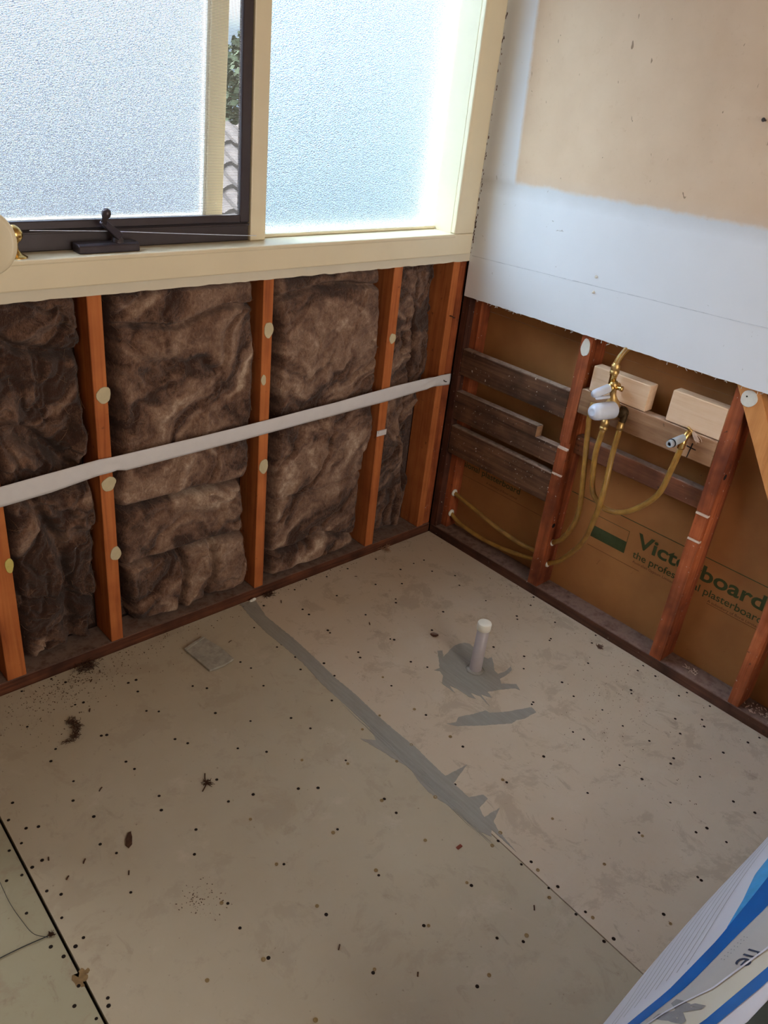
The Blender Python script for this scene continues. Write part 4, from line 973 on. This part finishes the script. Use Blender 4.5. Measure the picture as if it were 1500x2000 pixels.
for a_, b_ in zip(rings, rings[1:]):
    for k in range(96): bm.faces.new((a_[k], a_[(k+1) % 96], b_[(k+1) % 96], b_[k]))
bm.faces.new(rings[0][::-1]); bm.faces.new(rings[-1]); bmesh.ops.recalc_face_normals(bm, faces=bm.faces)
pack = obj('wrapped_pack', bm, M['pack_white'], None, True); tag(pack, 'large white plastic-wrapped roll with blue stripes in the near right corner', 'package')
def band(name, xs_, lo, hi, mat, off=.0009, n=60, m_=6):
    bm = bmesh.new(); rows = []
    for x in np.linspace(xs_[0], xs_[1], n):
        a0 = np.interp(x, *zip(*lo)); a1 = np.interp(x, *zip(*hi))
        rows.append([bm.verts.new(cyl(x, a0+(a1-a0)*k/m_, RR+off)) for k in range(m_+1)])
    for r0, r1 in zip(rows, rows[1:]):
        for k in range(m_): bm.faces.new((r0[k], r1[k], r1[k+1], r0[k+1]))
    return obj(name, bm, M[mat], pack, True)
bT = [(-1.30, 66), (-1.213, 58), (-1.145, 52.2), (-1.029, 48.6), (-.925, 47.7), (-.1, 46)]
bB = [(-1.30, 61), (-1.214, 52.4), (-1.132, 46.3), (-1.014, 42.9), (-.941, 40.2), (-.1, 38)]
band('blue_stripe', (-1.30, -.1), bB, bT, 'pack_blue')
band('pale_blue_flare', (-1.0, -.5), [(-1.0, 48.4), (-.925, 47.4), (-.5, 46)], [(-1.0, 48.6), (-.93, 50.5), (-.86, 54), (-.5, 56)], 'pack_blue_light', .0007)
cr = [(-1.30, 58), (-1.185, 46.2), (-1.127, 38), (-1.025, 31.5), (-.1, 26)]
band('grey_panel', (-1.30, -.1), cr, bB, 'pack_grey', .0006)
b2T = [(-1.30, 42), (-1.18, 33.7), (-1.057, 28.3), (-.1, 20)]; b2B = [(-1.30, 37), (-1.18, 30.2), (-1.082, 25.8), (-.1, 16)]
band('cream_panel', (-1.30, -.1), b2T, cr, 'pack_cream', .0006)
band('blue_stripe', (-1.30, -.1), b2B, b2T, 'pack_blue')
band('olive_base', (-1.30, -.1), [(-1.3, 0), (-.1, 0)], [(-1.30, 34), (-1.16, 24), (-1.09, 22.5), (-.1, 12)], 'pack_olive', .0005)
band('crease_fold', (-1.28, -.9), [(x, a_-.35) for x, a_ in cr], [(x, a_+.35) for x, a_ in cr], 'pack_white', .0022, m_=2)
for k in range(9):
    xa = -1.24+.018*k; xb = -.98+.085*k
    la = [(xa, 66-1.7*k), (xa+.08, 66-1.7*k+2.2), (xb, 79.5-.4*k)]
    band('pinstripe', (xa+.01, xb), [(x, a_-.12) for x, a_ in la], [(x, a_+.12) for x, a_ in la], 'grey_ink', .0010, m_=1)
def wrap_text(name, txt, xe, th0, size, mat, bold=0, slope=0):
    me = text_mesh(txt, bold); co = np.array([v_.co[:] for v_ in me.vertices]); x1_ = co[:, 0].max()
    bm = bmesh.new(); bm.from_mesh(me); bmesh.ops.triangulate(bm, faces=bm.faces); 
    for v_ in bm.verts:
        u = (x1_-v_.co.x)*size; h_ = v_.co.y*size
        x = xe+u; th = th0-math.degrees(h_/RR)+slope*u
        v_.co = cyl(x, th, RR+.0014)
    return obj(name, bm, M[mat], pack)
wrap_text('lettering', 'ne', -1.072, 37.5, .040, 'navy_ink', 0, -30)
wrap_text('lettering', 'M', -1.20, 48.5, .060, 'grey_ink', .03, -60)
bm = bmesh.new()
for i in range(8):
    for j in range(2): 
        c_ = cyl(-1.068+.0075*i, 41.2+j*1.0-i*.25, RR+.0012); lathe_bm([(0, .0009), (.0003, 0)], c_, (0, math.sin(R_(40)), math.cos(R_(40))), 6, bm)
o = obj('printed_dots', bm, M['grey_ink'], pack)

# ---------------------------------------------------------------- outside, seen through the gap beside the sash and blurred by the glass
o = box('ground_outside', -14, 16, .3, 30, -2.7, -2.6, M['outer_ground'], None, 0); tag(o, kind='structure')
t = NT('roof_tile', .8, .3); t.col(t.ramp(t.noise(t.pos(), 6, 5), [(.3, srgb(74, 72, 74)), (.7, srgb(100, 95, 93))])); M['roof_tile'] = t.m
roof = empty('tiled_roof', (3.2, 5.2, -.6), 'grey tiled roof of the neighbouring house seen through the narrow gap beside the open sash', 'roof')
tile_me = None
for r in range(9):
    bm = bmesh.new(); y0 = 3.4+.33*r; z0 = -.65+.16*r; n_ = 60
    rowa, rowb = [], []
    for k in range(n_*4+1):
        x = -2.0+k*.05; w_ = .022*math.sin(k*math.pi/2*1.0+.4)
        rowa.append(bm.verts.new((x, y0, z0+w_))); rowb.append(bm.verts.new((x, y0+.36, z0+.145+w_)))
    low_ = [bm.verts.new((v_.co.x, v_.co.y, v_.co.z-.03)) for v_ in rowa]
    for k in range(n_*4):
        bm.faces.new((rowa[k], rowa[k+1], rowb[k+1], rowb[k])); bm.faces.new((low_[k], low_[k+1], rowa[k+1], rowa[k]))
    o = obj('tile_course', bm, M['roof_tile'], roof); tag(o, kind='stuff')
obj('gutter', tube_bm([Vector((-2, 3.36, -.70)), Vector((10, 3.36, -.70))], .05, 8), M['teal'], roof)
obj('house_wall', box_bm(-1.9, 9.8, 3.6, 6.2, -2.6, -.72, 0), M['outer_ground'], roof)
plain('leaf_green', srgb(52, 66, 48), .9, var=.3, scale=8)
tr = empty('tree', (6.3, 9.5, -2.6), 'green tree beyond the neighbouring roof, glimpsed beside the open sash', 'tree')
bm = bmesh.new(); rnd = random.Random(12)
for k in range(5000):
    d = Vector((rnd.gauss(0, 1), rnd.gauss(0, 1), rnd.gauss(0, 1))).normalized()*rnd.uniform(.5, 1)**.4
    c0 = Vector((6.3+d.x*1.3, 9.5+d.y*1.2, .75+d.z*1.15)); a_ = Vector((rnd.gauss(0, 1), rnd.gauss(0, 1), rnd.gauss(0, 1))).normalized()*.075; b_ = a_.orthogonal().normalized()*.05
    bm.faces.new([bm.verts.new(q_) for q_ in (c0-a_, c0+b_, c0+a_, c0-b_)])
o = obj('foliage', bm, M['leaf_green'], tr); tag(o, kind='stuff')
obj('trunk', tube_bm(spline([(6.3, 9.5, -2.62), (6.35, 9.5, -1), (6.25, 9.45, .4)], 6), lambda t_: .16-.08*t_, 10), M['cladding'], tr)
